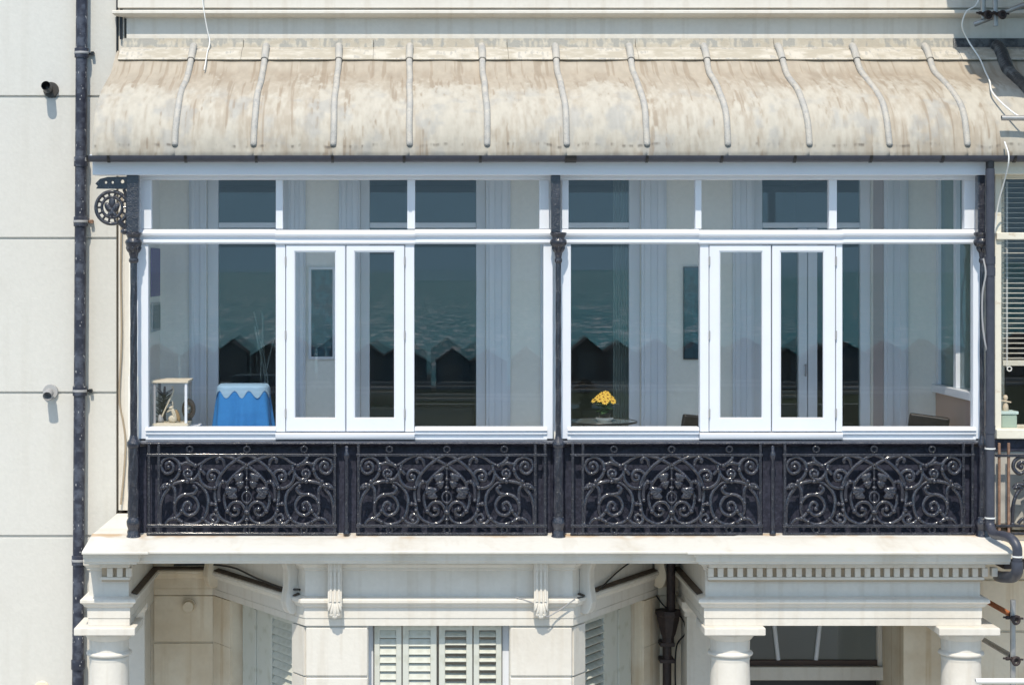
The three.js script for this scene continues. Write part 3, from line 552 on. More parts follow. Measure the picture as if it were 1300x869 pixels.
screen('white framed glazed balcony screen with casements, blue-clothed table and glass case behind it', { seed: 11, l0: 178, l1: 176, r0: 697.5, r1: 702, upper: [[192, 350], [359, 517], [527, 685]], left: [188, 349], right: [527, 690], c0: 350, c1: 526, k0: 363, km: 439, k1: 513.5, panes: [[374, 426], [450, 501]] });
screen('white framed glazed balcony screen with casements, yellow flowers standing behind it', { seed: 51, l0: 713.5, l1: 712.5, r0: 1243, r1: 1247, upper: [[722, 883], [891, 1053], [1063, 1225]], left: [725, 888], right: [1071, 1236], c0: 889, c1: 1070, k0: 901, km: 980, k1: 1061, panes: [[914, 968], [991, 1046]] });

// ------------------------------------------------------------------ dark parapet and iron balustrade
const RZ = 0.15, RS = S(RZ);
{
  const t = thing('parapet_board', 'black painted board backing the iron balustrade under the windows', 'parapet');
  part(t, 'board', pbx(176, 557.5, 1249, 679, 0.02, -0.04), M.board);
  part(t, 'top_rail', mould([[-0.02, Y(557.8)], [0.1, Y(557.8)], [0.135, Y(559.2)], [0.14, Y(561)], [0.12, Y(562.5)], [0.1, Y(565)], [-0.02, Y(565)]], [[X(170, 0.1), 0.02], [X(1249, 0.1), 0.02]]), M.iron);
  part(t, 'upright', pbx(176, 565, 186, 677, 0.05, 0.021, 0.004), M.board);
  for (const px of [433, 447, 694, 722, 974, 988, 1240]) part(t, 'upright', pbx(px - 5.5, 565, px + 5.5, 677, 0.045, 0.021, 0.004), M.board);
  seat(t);
}
// scrollwork of one panel, traced at 7.43 times the photograph's scale about its centre line (x 914)
const HALF = [
  [[205, 345], [252, 305], [280, 240], [266, 158], [192, 114], [122, 148], [106, 212], [158, 268], [214, 242], [220, 192], [186, 160], [152, 180], [156, 212], [176, 208]],
  [[262, 172], [300, 178], [345, 165], [400, 184], [440, 194], [495, 166], [555, 122], [625, 98], [740, 108], [830, 142], [914, 190]],
  [[345, 95], [352, 130], [385, 165], [430, 190]],
  [[490, 185], [462, 268], [405, 324], [345, 306], [320, 264], [350, 234], [390, 254], [382, 288], [358, 276]],
  [[490, 185], [464, 270], [486, 348], [548, 398], [612, 402], [650, 350], [664, 282], [625, 238], [570, 240], [545, 285], [560, 330], [605, 325], [606, 290], [582, 288]],
  [[520, 275], [500, 250], [480, 232]],
  [[640, 165], [632, 140], [655, 118], [690, 140], [702, 185], [716, 218]],
  [[100, 412], [138, 372], [200, 372], [262, 350], [350, 340], [432, 356], [500, 402], [542, 472], [550, 562], [530, 650], [494, 702], [436, 738], [360, 746], [290, 716], [246, 652], [234, 572], [262, 502], [322, 466], [400, 478], [446, 532], [456, 592], [420, 646], [360, 660], [316, 622], [318, 568], [352, 536], [388, 562], [374, 602]],
  [[195, 374], [228, 402], [238, 460], [234, 545]],
  [[186, 398], [130, 470], [104, 550], [96, 640], [96, 745]],
  [[135, 460], [165, 420], [160, 388], [128, 400]],
  [[148, 740], [186, 698], [232, 690], [276, 654], [304, 616]],
  [[232, 690], [262, 702], [300, 722]],
  [[362, 466], [420, 450], [442, 412], [416, 386]],
  [[500, 692], [555, 736], [618, 738], [646, 704], [630, 662], [590, 655], [570, 690], [596, 712]],
  [[914, 90], [850, 114], [770, 170], [692, 246], [642, 322], [620, 402], [614, 490], [624, 560], [632, 616], [650, 664], [704, 714], [780, 742], [850, 724], [892, 672], [896, 604], [862, 548], [802, 535], [752, 572], [742, 622], [778, 664], [830, 646], [832, 604], [802, 600]],
  [[914, 190], [850, 236], [782, 296], [736, 356], [722, 430], [700, 490], [706, 560], [730, 622]],
  [[735, 360], [690, 342], [662, 372], [650, 440], [652, 520]],
  [[556, 550], [582, 552], [622, 560]],
];
const LEAVES = [[862, 282, 0.8, 1], [798, 424, 0.35, 1.15], [806, 486, -0.5, 0.9], [872, 352, 0.7, 0.8]];
const BLOBS = [[282, 232], [430, 192], [205, 342], [612, 402], [300, 618], [500, 692], [236, 690], [690, 344], [582, 552], [625, 612], [354, 342], [186, 378]];
const U = 1 / (7.43 * RS);
const pu = (x, y, s, z = 0) => V3(s * (914 - x) * -U, (760 - y) * U, z);
const scrollGeos = [];
for (const s of [1, -1]) for (const line of HALF) {
  const n = line.length, pts = line.map(([x, y], i) => pu(x, y, s, 0.008 * Math.sin(i * 0.9)));
  const g = tube(pts, 0.0178, Math.max(8, n * 4), 8), e = pts[n - 1], b = new THREE.SphereGeometry(n > 6 ? 0.026 : 0.021, 8, 6); b.translate(e.x, e.y, e.z + 0.004);
  g.scale(1, 1, 0.9);
  scrollGeos.push(metres(join([g, b])));
}
const leafGeo = (s) => { const gs = []; for (const [x, y, a, k] of LEAVES) for (const d of [-0.5, 0, 0.5]) { const e = new THREE.SphereGeometry(1, 8, 6); e.scale(0.058 * k, 0.025 * k, 0.02); e.translate(-0.026 * k, 0, 0); e.rotateZ(a - Math.PI * 0 + d); if (s < 0) e.scale(-1, 1, 1); const p = pu(x, y, s, 0.014); e.translate(p.x, p.y, p.z); if (s < 0) { const i = e.index.array; for (let q = 0; q < i.length; q += 3) { const w = i[q]; i[q] = i[q + 1]; i[q + 1] = w; } } gs.push(e); } for (const [x, y] of BLOBS) { const e = new THREE.SphereGeometry(0.024, 8, 6), p = pu(x, y, s, 0.01); e.translate(p.x, p.y, p.z); gs.push(e); } return metres(join(gs)); };
const leafGeos = [leafGeo(1), leafGeo(-1)];
const heartGeo = (() => {
  const gs = [];
  const ring = new THREE.TorusGeometry(0.05, 0.011, 6, 20); ring.scale(0.85, 1, 1); { const p = pu(914, 490, 1, 0.012); ring.translate(p.x, p.y, p.z); } gs.push(ring);
  gs.push(rod(pu(914, 745, 1, 0.006), pu(914, 190, 1, 0.006), 0.011, 6));
  for (const [y, r] of [[190, 0.026], [215, 0.02], [630, 0.032], [700, 0.022], [545, 0.02], [400, 0.022], [320, 0.02]]) { const e = new THREE.SphereGeometry(r, 8, 6), p = pu(914, y, 1, 0.012); e.scale(1.05, 0.8, 0.8); e.translate(p.x, p.y, p.z); gs.push(e); }
  return metres(join(gs));
})();
function balustrade(pxL, pxR, extra, label) {
  const t = thing('balustrade_panel', label, 'railing', 'cast iron balustrade panels');
  const cx = X((pxL + pxR) / 2, RZ), by = Y(667, RZ), k = (X(pxR, RZ) - X(pxL, RZ)) / (1660 * U);
  const inner = (g, name) => { const m = part(t, name, g, M.iron); m.position.set(cx, by, RZ); m.scale.set(k, 1, 1); return m; };
  scrollGeos.forEach((g) => inner(g, 'scroll')); leafGeos.forEach((g) => inner(g, 'leaf_cluster')); inner(heartGeo, 'centre_flower');
  const L = Math.min(pxL, ...extra), Rr = Math.max(pxR, ...extra);
  for (const [py, h] of [[577, 0.012], [667, 0.014], [677, 0.012]]) part(t, 'rail', bx(X(L - 3, RZ), X(Rr + 3, RZ), Y(py, RZ) - h, Y(py, RZ) + h, RZ - 0.02, RZ + 0.022, 0.005), M.iron);
  for (const px of [pxL, pxR, ...extra]) part(t, 'bar', bx(X(px, RZ) - 0.013, X(px, RZ) + 0.013, Y(677, RZ), Y(562, RZ), RZ - 0.014, RZ + 0.016, 0.004), M.iron);
  for (const f of [0.175, 0.5, 0.825]) for (const py of [672, 570]) { const g = new THREE.TorusGeometry(0.027, 0.009, 6, 16); g.translate(X(pxL + (pxR - pxL) * f, RZ), Y(py, RZ), RZ + 0.005); part(t, 'ring', g, M.iron); }
  return seat(t);
}
balustrade(201.5, 425, [189], 'black scrolled iron balustrade panel beside the twisted corner column under the glass case');
balustrade(455, 679.5, [692], 'black scrolled iron balustrade panel between slim post and middle column, below wide french window');
balustrade(740, 965.5, [727], 'black scrolled iron balustrade panel under the yellow flowers');
balustrade(996.5, 1223.3, [1235], 'black scrolled iron balustrade panel next to the plastic downpipe');
for (const [px, label] of [[440, 'slim black iron standard between the two panels under the blue table window'], [981, 'slim black iron standard between the two panels beside the porch dentils']]) {
  const t = thing('railing_post', label, 'post', 'slim posts of the balustrade'), x = X(px, RZ), y = (p) => Y(p, RZ);
  const g = lathe([[0, y(679)], [0.03, y(679)], [0.03, y(676)], [0.018, y(672)], [0.028, y(668)], [0.018, y(662)], [0.022, y(620)], [0.018, y(584)], [0.03, y(579)], [0.03, y(575)], [0.018, y(573)], [0.018, y(566)], [0, y(565)]], 12); g.translate(x, 0, RZ + 0.012);
  part(t, 'shaft', metres(g), M.iron); seat(t);
}
// ------------------------------------------------------------------ iron columns
function twisted(x, z, y0, y1, r0, r1, turns, lobes, depth) {
  const h = y1 - y0, g = new THREE.CylinderGeometry(1, 1, h, 20, Math.round(h * 70), true), p = g.attributes.position;
  for (let i = 0; i < p.count; i++) {
    const a = Math.atan2(p.getZ(i), p.getX(i)), f = p.getY(i) / h + 0.5, r = (r0 + (r1 - r0) * f) * (1 + depth * Math.cos(lobes * a + f * turns * Math.PI * 2));
    p.setXYZ(i, x + Math.cos(a) * r, y0 + f * h, z + Math.sin(a) * r);
  }
  g.computeVertexNormals(); return metres(g);
}
function ironColumn(px, lowW, thinW, postA, postB, label) {
  const t = thing('iron_column', label, 'column', 'cast iron columns of the verandah');
  const z = 0.17, s = S(z), x = X(px, z), y = (p) => Y(p, z);
  const base = lathe([[0, y(684)], [0.066, y(684)], [0.07, y(681)], [0.058, y(678)], [0.06, y(674)], [0.052, y(671)], [0.064, y(666)], [0.066, y(661)], [0.052, y(657)], [0.05, y(655)]], 20); base.translate(x, 0, z);
  part(t, 'base', metres(base), M.iron);
  part(t, 'lower_shaft', twisted(x, z, y(656), y(566), lowW / s / 2, lowW / s / 2 * 0.93, 2.2, 6, 0.05), M.iron);
  const col = lathe([[lowW / s / 2, y(568)], [lowW / s / 2 * 1.15, y(565)], [lowW / s / 2 * 1.15, y(561)], [thinW / s / 2 * 1.2, y(557)], [thinW / s / 2, y(552)]], 18); col.translate(x, 0, z); part(t, 'collar', metres(col), M.iron);
  part(t, 'upper_shaft', twisted(x, z, y(554), y(327), thinW / s / 2, thinW / s / 2 * 0.92, 5, 5, 0.05), M.iron);
  const w = thinW / s / 2;
  const cap = lathe([[w * 0.95, y(334)], [w * 1.3, y(332)], [w * 1.3, y(329)], [w * 1.05, y(327)], [w * 1.5, y(318)], [w * 1.9, y(314)], [0.07, y(311)], [0.078, y(307)], [0.07, y(304)], [0.055, y(303)], [0.062, y(300)], [0.075, y(297)], [0.075, y(295)], [0, y(294)]], 18); cap.translate(x, 0, z);
  const leaves = []; for (let k = 0; k < 8; k++) { const e = new THREE.SphereGeometry(1, 8, 6), a = k * Math.PI / 4; e.scale(0.016, 0.034, 0.012); e.rotateX(0.5); e.rotateY(a); e.translate(x + Math.sin(a) * w * 1.55, y(317), z + Math.cos(a) * w * 1.55); leaves.push(e); }
  part(t, 'capital', metres(join([cap, ...leaves])), M.iron);
  part(t, 'head_post', bx(X(postA, 0.2), X(postB, 0.2), y(295), y(222.5), z - 0.05, z + 0.045, 0.006), M.iron);
  return t;
}
{
  const t = ironColumn(169.5, 15, 9.5, 160.5, 176, 'black twisted iron corner column with pierced roundel bracket at its head');
  const z = 0.16, P = (a, b, d = 0) => V3(X(a, z), Y(b, z), z + d), s = S(z), br = sub(t, 'roundel_bracket', 'pierced cast iron roundel bracket');
  const ring = (a, b, r, th) => { const g = new THREE.TorusGeometry(r / s, th, 8, 40); const p = P(a, b); g.translate(p.x, p.y, p.z); return metres(g); };
  part(br, 'outer_ring', ring(142, 263.5, 20.5, 0.017), M.iron);
  part(br, 'inner_ring', ring(142, 263, 13, 0.014), M.iron);
  for (let k = 0; k < 14; k++) { const a = k * Math.PI / 7; part(br, 'spoke', rod(P(142 + Math.cos(a) * 12, 263 + Math.sin(a) * 12), P(142 + Math.cos(a) * 20, 263.5 + Math.sin(a) * 20), 0.011, 6), M.iron); }
  const lf = []; for (const [a, b, rot, q] of [[142, 257, 0, 1.2], [138, 264, 0.6, 1.2], [146, 264, -0.6, 1.2], [142, 270, 0, 1.1], [139, 272, -0.5, 0.8], [145, 272, 0.5, 0.8]]) { const e = new THREE.SphereGeometry(1, 10, 8); e.scale(0.026 * q, 0.05 * q, 0.018); e.rotateZ(rot); const p = P(a, b); e.translate(p.x, p.y, p.z); lf.push(e); }
  part(br, 'leaf_boss', metres(join(lf)), M.iron);
  part(br, 'stem', tube([P(150, 280), P(156, 286), P(163, 293)], 0.026, 12, 8), M.iron);
  part(br, 'stem', tube([P(157, 240), P(161, 252), P(161.3, 270), P(160.3, 290)], 0.016, 16, 6), M.iron);
  const hole = (a, b, r) => { const o = []; for (let k = 0; k < 12; k++) o.push([X(a, z) + Math.cos(k * Math.PI / 6) * r / s, Y(b, z) + Math.sin(-k * Math.PI / 6) * r / s]); return o; };
  part(br, 'top_plate', plate([[122, 239.5], [124, 236], [121, 233], [127, 227], [137, 224.5], [161, 224], [161, 240]].map(([a, b]) => [X(a, z), Y(b, z)]).reverse(), z + 0.02, 0.04, [hole(134.5, 231.5, 1.7), hole(143, 231.5, 1.7), hole(155.5, 230.5, 2.4)], 0.003), M.iron);
  part(br, 'finial', (() => { const e = new THREE.SphereGeometry(0.035, 12, 8); e.scale(1.2, 0.9, 1); const p = P(158.5, 293.5); e.translate(p.x, p.y, p.z); return metres(e); })(), M.iron);
  seat(t);
}
seat(ironColumn(709, 14.5, 7.5, 699.5, 711.5, 'black iron column with small capital between the two glazed screens'));
seat(ironColumn(1247.5, 10, 6.5, 1241.5, 1251, 'black iron column half hidden behind the plastic downpipe'));

// ------------------------------------------------------------------ rainwater pipes
{
  const t = thing('drainpipe', 'tall dark navy drainpipe with pale paint flecks fixed to the off-white neighbouring wall', 'drainpipe');
  const z = NW + 0.085, x0 = X(104, z), x1 = X(98.5, z), at = (py) => { const f = (py + 60) / 1000; return x0 + (x1 - x0) * f; };
  part(t, 'pipe', metres(rod(V3(at(1300), 0.1, z), V3(at(-260), Y(-260, z), z), 0.057, 24)), M.pipe);
  for (const [py, c] of [[67, 1], [205, 0], [281, 1], [496, 1], [711, 1], [843, 0]]) {
    const x = at(py), y = Y(py, z), g = lathe([[0.056, y - 0.05], [0.069, y - 0.045], [0.069, y + 0.045], [0.056, y + 0.05]], 20); g.translate(x, 0, z);
    part(t, 'socket', metres(g), M.pipe);
    if (c) { part(t, 'bracket', join([bx(x - 0.06, x + 0.115, y - 0.012, y + 0.012, NW + 0.001, NW + 0.03, 0.003), bx(x + 0.085, x + 0.115, y - 0.018, y + 0.018, NW + 0.03, NW + 0.06, 0.004)]), py === 281 ? M.rust : M.black); const b = lathe([[0.06, y - 0.014], [0.072, y - 0.012], [0.072, y + 0.012], [0.06, y + 0.014]], 20); b.translate(x, 0, z); part(t, 'bracket', metres(b), M.grey); }
  }
  seat(t);
}
{
  const t = thing('corner_pipe', 'thin dark pipe in the corner above the end of the lead roof', 'pipe');
  part(t, 'pipe', metres(rod(V3(X(148.6, WALL), Y(92, WALL), WALL - 0.01), V3(X(148.6, WALL), 13, WALL - 0.01), 0.012, 8)), M.black);
  part(t, 'pipe', metres(rod(V3(X(154, WALL), Y(50, WALL), WALL + 0.02), V3(X(154, WALL), 13, WALL + 0.02), 0.015, 8)), M.black);
  seat(t);
}
{
  const t = thing('plastic_downpipe', 'dark plastic downpipe bending over the balcony edge beside the right-hand glazed screen', 'drainpipe');
  const z = 0.31, x = X(1257.5, z), y = (p) => Y(p, z), P = (a, b, zz) => V3(X(a, zz), Y(b, zz), zz);
  part(t, 'outlet', metres(rod(V3(x, y(216), z), V3(x, y(203), z), 0.036, 18)), M.black);
  part(t, 'pipe', metres(rod(V3(x, y(660), z), V3(x, y(214), z), 0.04, 20)), M.plastic);
  for (const p of [330, 345, 545]) part(t, 'socket', metres(rod(V3(x, y(p + 5), z), V3(x, y(p - 5), z), 0.046, 20)), M.plastic);
  for (const p of [569, 657]) part(t, 'white_seal', metres(rod(V3(x, y(p + 0.9), z), V3(x, y(p - 0.9), z), 0.047, 20)), M.white);
  part(t, 'bend', metres(tube([V3(x, y(655), z), V3(x, y(666), z), P(1262, 677, 0.4), P(1275, 680, 0.6), P(1286, 685, 0.75), P(1291.5, 694, 0.8), P(1292, 712, 0.8)], 0.042, 48, 18)), M.plastic);
  part(t, 'white_seal', metres(rod(P(1292, 707, 0.8), P(1292, 705, 0.8), 0.048, 20)), M.white);
  part(t, 'shoe', metres(tube([P(1292, 712, 0.8), P(1292, 724, 0.8), P(1288, 731, 0.7), P(1275, 732, 0.4), P(1268, 731, -0.2)], 0.05, 36, 18)), M.plastic);
  seat(t);
}
{
  const t = thing('hopper_pipe', 'dark brown cast iron pipe with rainwater hopper in the recess between bay and porch', 'drainpipe');
  const z = WALL + 0.16, x = X(852, z), xl = X(847, z), y = (p) => Y(p, z);
  part(t, 'upper_pipe', metres(rod(V3(x, y(782), z), V3(x, 4.385, z), 0.042, 18)), M.oldIron);
  const h = lathe([[0.0, y(775)], [0.125, y(774)], [0.128, y(779)], [0.112, y(782)], [0.11, y(786)], [0.075, y(804)], [0.06, y(808)], [0.06, y(814)], [0.05, y(816)]], 8); h.rotateY(Math.PI / 8); h.translate(xl + 0.01, 0, z);
  part(t, 'hopper', metres(toCreasedNormals(h.toNonIndexed(), 0.3)), M.oldIron);
  part(t, 'lower_pipe', metres(rod(V3(xl, 0.13, z), V3(xl, y(812), z), 0.042, 18)), M.oldIron);
  for (const p of [817, 838]) part(t, 'bracket', bx(xl - 0.07, xl + 0.07, y(p) - 0.02, y(p) + 0.02, WALL + 0.001, z + 0.045, 0.006), M.oldIron);
  seat(t);
}
// ------------------------------------------------------------------ wall lamps on the neighbour's wall
function wallLamp(px, py, mat, hood, label, dx, len) {
  const t = thing('wall_spotlight', label, 'lamp', 'spotlights on the neighbouring wall'), z = NW, x = X(px, z), y = Y(py, z);
  const disc = new THREE.CylinderGeometry(0.072, 0.078, 0.03, 24); disc.rotateX(Math.PI / 2); disc.translate(x, y, z + 0.015); part(t, 'backplate', metres(disc), mat);
  const a = V3(x, y, z + 0.03), k = V3(x, y, z + 0.08), b = V3(x + dx, y + 0.01, z + len);
  part(t, 'arm', metres(rod(a, k, 0.022, 12)), hood);
  const g = lathe([[0, 0], [0.04, 0.002], [0.046, 0.02], [0.046, 0.11], [0.04, 0.11], [0.038, 0.03], [0, 0.028]], 20); g.rotateX(Math.PI / 2); g.rotateX(hood === M.black ? -0.25 : 0.3); g.rotateY(dx * 4); g.translate(x + dx * 0.6, y, z + 0.07);
  part(t, 'hood', metres(g), hood);
  return seat(t);
}
wallLamp(64.5, 114, std({ color: lin(0.05, 0.045, 0.04), roughness: 0.5 }), M.black, 'small black spotlight on the off-white wall, its shadow falling below', -0.02, 0.2);
wallLamp(64, 497, std({ color: lin(0.4, 0.4, 0.4), roughness: 0.5 }), std({ color: lin(0.3, 0.3, 0.31), roughness: 0.5 }), 'small grey spotlight with cream backplate on a joint of the off-white wall', 0.0, 0.18);
wallLamp(53, 874, M.cream, M.cream, 'cream round fitting low on the off-white wall beside the drainpipe', 0.0, 0.12);
// round flue cap in the left recess
{
  const t = thing('flue_cap', 'small round cream vent cap on the wall of the recess left of the bay', 'vent'), x = X(240, WALL), y = Y(768, WALL);
  const g = new THREE.CylinderGeometry(0.05, 0.06, 0.1, 20); g.rotateX(Math.PI / 2); g.translate(x, y, WALL + 0.05); part(t, 'cap', metres(g), M.cream);
  const r = new THREE.TorusGeometry(0.062, 0.008, 8, 24); r.translate(x, y, WALL + 0.02); part(t, 'collar', metres(r), M.cream); seat(t);
}
// ------------------------------------------------------------------ cables
function cable(name, label, pts, r, mat, group) { const t = thing(name, label, 'cable', group); part(t, 'cable', metres(tube(pts, r, pts.length * 10, 6)), mat); return seat(t); }
const W3 = (a, b, z) => V3(X(a, z), Y(b, z), z);
cable('white_cable', 'thin white cable hanging over the string course onto the lead roof', [W3(256, -60, WALL + 0.14), W3(257, 0, WALL + 0.13), W3(259, 16, WALL + 0.14), W3(263, 38, WALL + 0.12), W3(266, 52, WALL + 0.13), W3(263, 66, -1.1), W3(261, 78, -0.93), W3(259, 89, -0.8)], 0.006, M.white);
cable('white_cable', 'white cable looping down from the scaffold across the shaded end of the lead roof', [W3(1252, -40, -1.0), W3(1240, 6, -1.05), W3(1228, 14, -1.05), W3(1222, 32, -1.08), W3(1229, 50, -1.12), W3(1243, 72, -1.02), W3(1252, 92, -0.7), W3(1257, 103, -0.36), W3(1261, 118, 0.0), W3(1275, 133, 0.2), W3(1290, 145, 0.3), W3(1303, 152, 0.36)], 0.008, M.white);
cable('white_cable', 'thin white cable dropping from the canopy gutter past the plastic downpipe', [W3(1276, 180, 0.32), W3(1281, 196, 0.42), W3(1281, 206, 0.42), W3(1276, 228, 0.3), W3(1268, 258, 0.2), W3(1264, 285, 0.16), W3(1263, 296, 0.16)], 0.007, M.white);
cable('grey_cable', 'pale grey flex looping beside the plastic downpipe', [W3(1249, 328, 0.3), W3(1252, 346, 0.33), W3(1248, 372, 0.33), W3(1248, 410, 0.33), W3(1252, 440, 0.33), W3(1254, 448, 0.3)], 0.009, M.grey);
cable('wall_cable', 'brown and white cables running down the corner beside the twisted column', [W3(154.5, 250, WALL + 0.02), W3(153, 340, WALL + 0.015), W3(154, 430, WALL + 0.015), W3(151.5, 510, WALL + 0.015), W3(156, 535, WALL + 0.02), W3(159, 560, WALL + 0.02), W3(157, 600, WALL + 0.02), W3(153, 640, WALL + 0.02)], 0.01, std({ color: lin(0.35, 0.28, 0.2), roughness: 0.7 }));
cable('black_cable', 'black cable sagging across the right side of the bay under the slab', [V3(2.28, 4.3, WALL + 0.5), V3(2.0, 4.18, -0.6), V3(1.78, 4.08, -0.2), V3(1.66, 4.03, 0.06), V3(1.5, 4.05, 0.33)], 0.008, M.black);
cable('black_cable', 'black cable lying on the ledge along the left side of the bay', [V3(-2.3, 4.09, WALL + 0.03), V3(-2.0, 4.1, WALL + 0.05), V3(-1.7, 4.13, -0.95), V3(-1.4, 4.1, -0.42), V3(-1.12, 4.09, 0.06), V3(-0.98, 4.12, 0.3)], 0.01, M.black);
cable('black_cable', 'black cables tangled round the rainwater hopper', [V3(2.4, 3.8, WALL + 0.05), V3(2.48, 3.7, WALL + 0.12), V3(2.62, 3.62, WALL + 0.22), V3(2.66, 3.5, WALL + 0.3), V3(2.6, 3.3, WALL + 0.06), V3(2.6, 2.6, WALL + 0.03)], 0.008, M.black);
cable('white_cable', 'thin pale cable draped over the bay ledge and console bracket beside the hopper', [V3(0.95, 4.06, FZ + 0.06), V3(1.12, 4.0, FZ + 0.08), V3(1.2, 3.9, FZ + 0.11), V3(1.3, 3.93, FZ + 0.07), V3(1.47, 4.05, FZ + 0.07)], 0.006, M.grey);

// ------------------------------------------------------------------ right-hand neighbour's verandah
{
  const t = thing('neighbouring_verandah', 'aged cream window frame of the next verandah beyond the plastic downpipe', 'window');
  part(t, 'post', pbx(1264, 214, 1272, 556, 0.04, -0.05, 0.006), M.agedPaint);
  part(t, 'ceiling', bx(5.31, 8.2, 8.001, 8.05, WALL + 0.002, -0.06), M.agedPaint);
  part(t, 'fascia', bx(X(1253, 0.2), 8.3, Y(221, 0.2), 7.975, 0.02, 0.2, 0.006), M.agedPaint);
  part(t, 'head', pbx(1272, 221.5, 1650, 227, 0.045, -0.05, 0.005), M.agedPaint);
  part(t, 'transom', pbx(1266, 295, 1650, 304, 0.075, -0.05, 0.008), M.agedPaint);
  part(t, 'sill', pbx(1266, 545, 1650, 557, 0.09, -0.05, 0.008), M.agedPaint);
  pane(t, 1271, 226, 1500, 297, -0.01, 301); pane(t, 1271, 303, 1500, 547, -0.01, 302);
  part(t, 'end_wall', bx(8.1, 8.2, 4.5, 8.0, WALL, 0), M.interior);
  part(t, 'floor', bx(5.33, 8.3, 4.4, 4.58, WALL, 0.12), M.cream);
  const nr = std({ color: lin(0.5, 0.47, 0.42), roughness: 0.9 }), nx = X(1268, WALL), nx1 = X(1420, WALL);
  part(t, 'inner_door_frame', join([bx(nx, nx + 0.07, 4.6, 8.0, WALL - 0.12, WALL - 0.03, 0.006), bx(nx1 - 0.07, nx1, 4.6, 8.0, WALL - 0.12, WALL - 0.03, 0.006), bx(nx + 0.07, nx1 - 0.07, 7.88, 8.0, WALL - 0.12, WALL - 0.03, 0.006)]), M.agedPaint);
  part(t, 'room_wall', bx(5.51, 8.3, 4.4, 8.1, -7.2, -7.0), nr); part(t, 'room_wall', bx(5.505, 5.6, 4.4, 8.1, -7.0, WALL - 0.252), nr); part(t, 'room_wall', bx(8.2, 8.3, 4.4, 8.1, -7.0, WALL - 0.252), nr);
  part(t, 'room_ceiling', bx(5.51, 8.3, 8.1, 8.18, -7.2, WALL - 0.252), nr); part(t, 'room_floor', bx(5.51, 8.3, 4.35, 4.58, -7.2, WALL - 0.02), std({ color: lin(0.16, 0.1, 0.06), roughness: 0.6 }));
  part(t, 'backing_board', pbx(1263, 557.5, 1650, 572, 0.02, -0.04), M.board);
  part(t, 'parapet', pbx(1263, 572.5, 1650, 664, 0.0, -0.08), std({ map: noiseMap([0.3, 0.29, 0.27], [0.55, 0.53, 0.48], 9, 801, 0.8), roughness: 0.9 }));
  part(t, 'slab_edge', bx(5.29, 8.3, 4.41, 4.53, WALL, 0.42, 0.01), M.cream);
  part(t, 'rusty_bracket', bx(5.3, 5.5, 4.3, 4.405, WALL, 0.3, 0.01), M.oldIron);
  seat(t);
  const bl = thing('venetian_blind', 'pale slatted venetian blind behind the neighbouring cream window frame', 'blind');
  for (let k = 0; k < 41; k++) { const py = 232 + k * 6.35; if (py > 292 && py < 307) continue; if (py > 460) break; const s = bx(X(1273, -0.2), X(1420, -0.2), -0.0012, 0.0012, -0.02, 0.02); s.rotateX(py < 292 ? 0.12 : 0.2); s.translate(0, Y(py, -0.2), -0.2); part(bl, 'slat', s, std({ color: lin(0.55, 0.53, 0.47), roughness: 0.5 })); }
  part(bl, 'bottom_rail', bx(X(1273, -0.2), X(1420, -0.2), Y(464, -0.2), Y(457, -0.2), -0.22, -0.18, 0.004), std({ color: lin(0.6, 0.57, 0.48), roughness: 0.5 }));
  for (const px of [1278, 1279.6]) part(bl, 'cord', rod(W3(px, 230, -0.178), W3(px, 466, -0.178), 0.003, 5), M.white);
  part(bl, 'cord_knot', (() => { const g = new THREE.TorusGeometry(0.02, 0.006, 6, 14); const p = W3(1282, 468, -0.17); g.translate(p.x, p.y, p.z); return g; })(), M.white);
  seat(bl);
  const rl = thing('rusty_railing', 'rust-stained balustrade panel of the neighbouring verandah beyond the downpipe', 'railing');
  for (const px of [1269, 1281]) part(rl, 'bar', bx(X(px, RZ) - 0.011, X(px, RZ) + 0.011, Y(677, RZ), Y(562, RZ), RZ - 0.012, RZ + 0.012, 0.003), M.rust);
  for (const py of [578, 667, 677]) part(rl, 'rail', bx(X(1264, RZ), X(1580, RZ), Y(py, RZ) - 0.012, Y(py, RZ) + 0.012, RZ - 0.016, RZ + 0.02, 0.004), M.iron);
  scrollGeos.slice(0, HALF.length).forEach((g) => { const m = part(rl, 'scroll', g, M.iron); m.position.set(X(1284 + 112, RZ), Y(667, RZ), RZ); });
  seat(rl);
  const bxo = thing('green_box', 'small pale green box on the neighbouring window ledge', 'box'); part(bxo, 'box', pbx(1272, 526, 1292, 543, -0.12, -0.32, 0.01), std({ color: lin(0.35, 0.45, 0.38), roughness: 0.6 })); part(bxo, 'lid', pbx(1271, 522, 1294, 526, -0.11, -0.33, 0.006), std({ color: lin(0.5, 0.62, 0.6), roughness: 0.5 })); seat(bxo);
  const dl = thing('small_doll', 'tiny cream figure standing on the green box in the neighbouring window', 'figurine'); { const g = lathe([[0, 0], [0.03, 0], [0.026, 0.05], [0.014, 0.09], [0.012, 0.1], [0.02, 0.115], [0.022, 0.13], [0.014, 0.148], [0, 0.152]], 14); const p = W3(1277, 522, -0.2); g.translate(p.x, p.y, p.z); part(dl, 'body', g, std({ color: lin(0.6, 0.5, 0.38), roughness: 0.7 })); part(dl, 'arm', rod(V3(p.x - 0.045, p.y + 0.1, p.z + 0.02), V3(p.x + 0.045, p.y + 0.085, p.z + 0.02), 0.008, 6), std({ color: lin(0.6, 0.5, 0.38), roughness: 0.7 })); } seat(dl);
  const ledge = thing('window_ledge', 'plain ledge inside the neighbouring window holding the green box', 'shelf'); part(ledge, 'board', pbx(1268, 543.3, 1500, 547.5, -0.06, -0.5, 0.004), M.agedPaint); part(ledge, 'support', bx(5.5, 8.0, 4.6, Y(547.8, -0.1), -0.45, -0.1), M.agedPaint); seat(ledge);
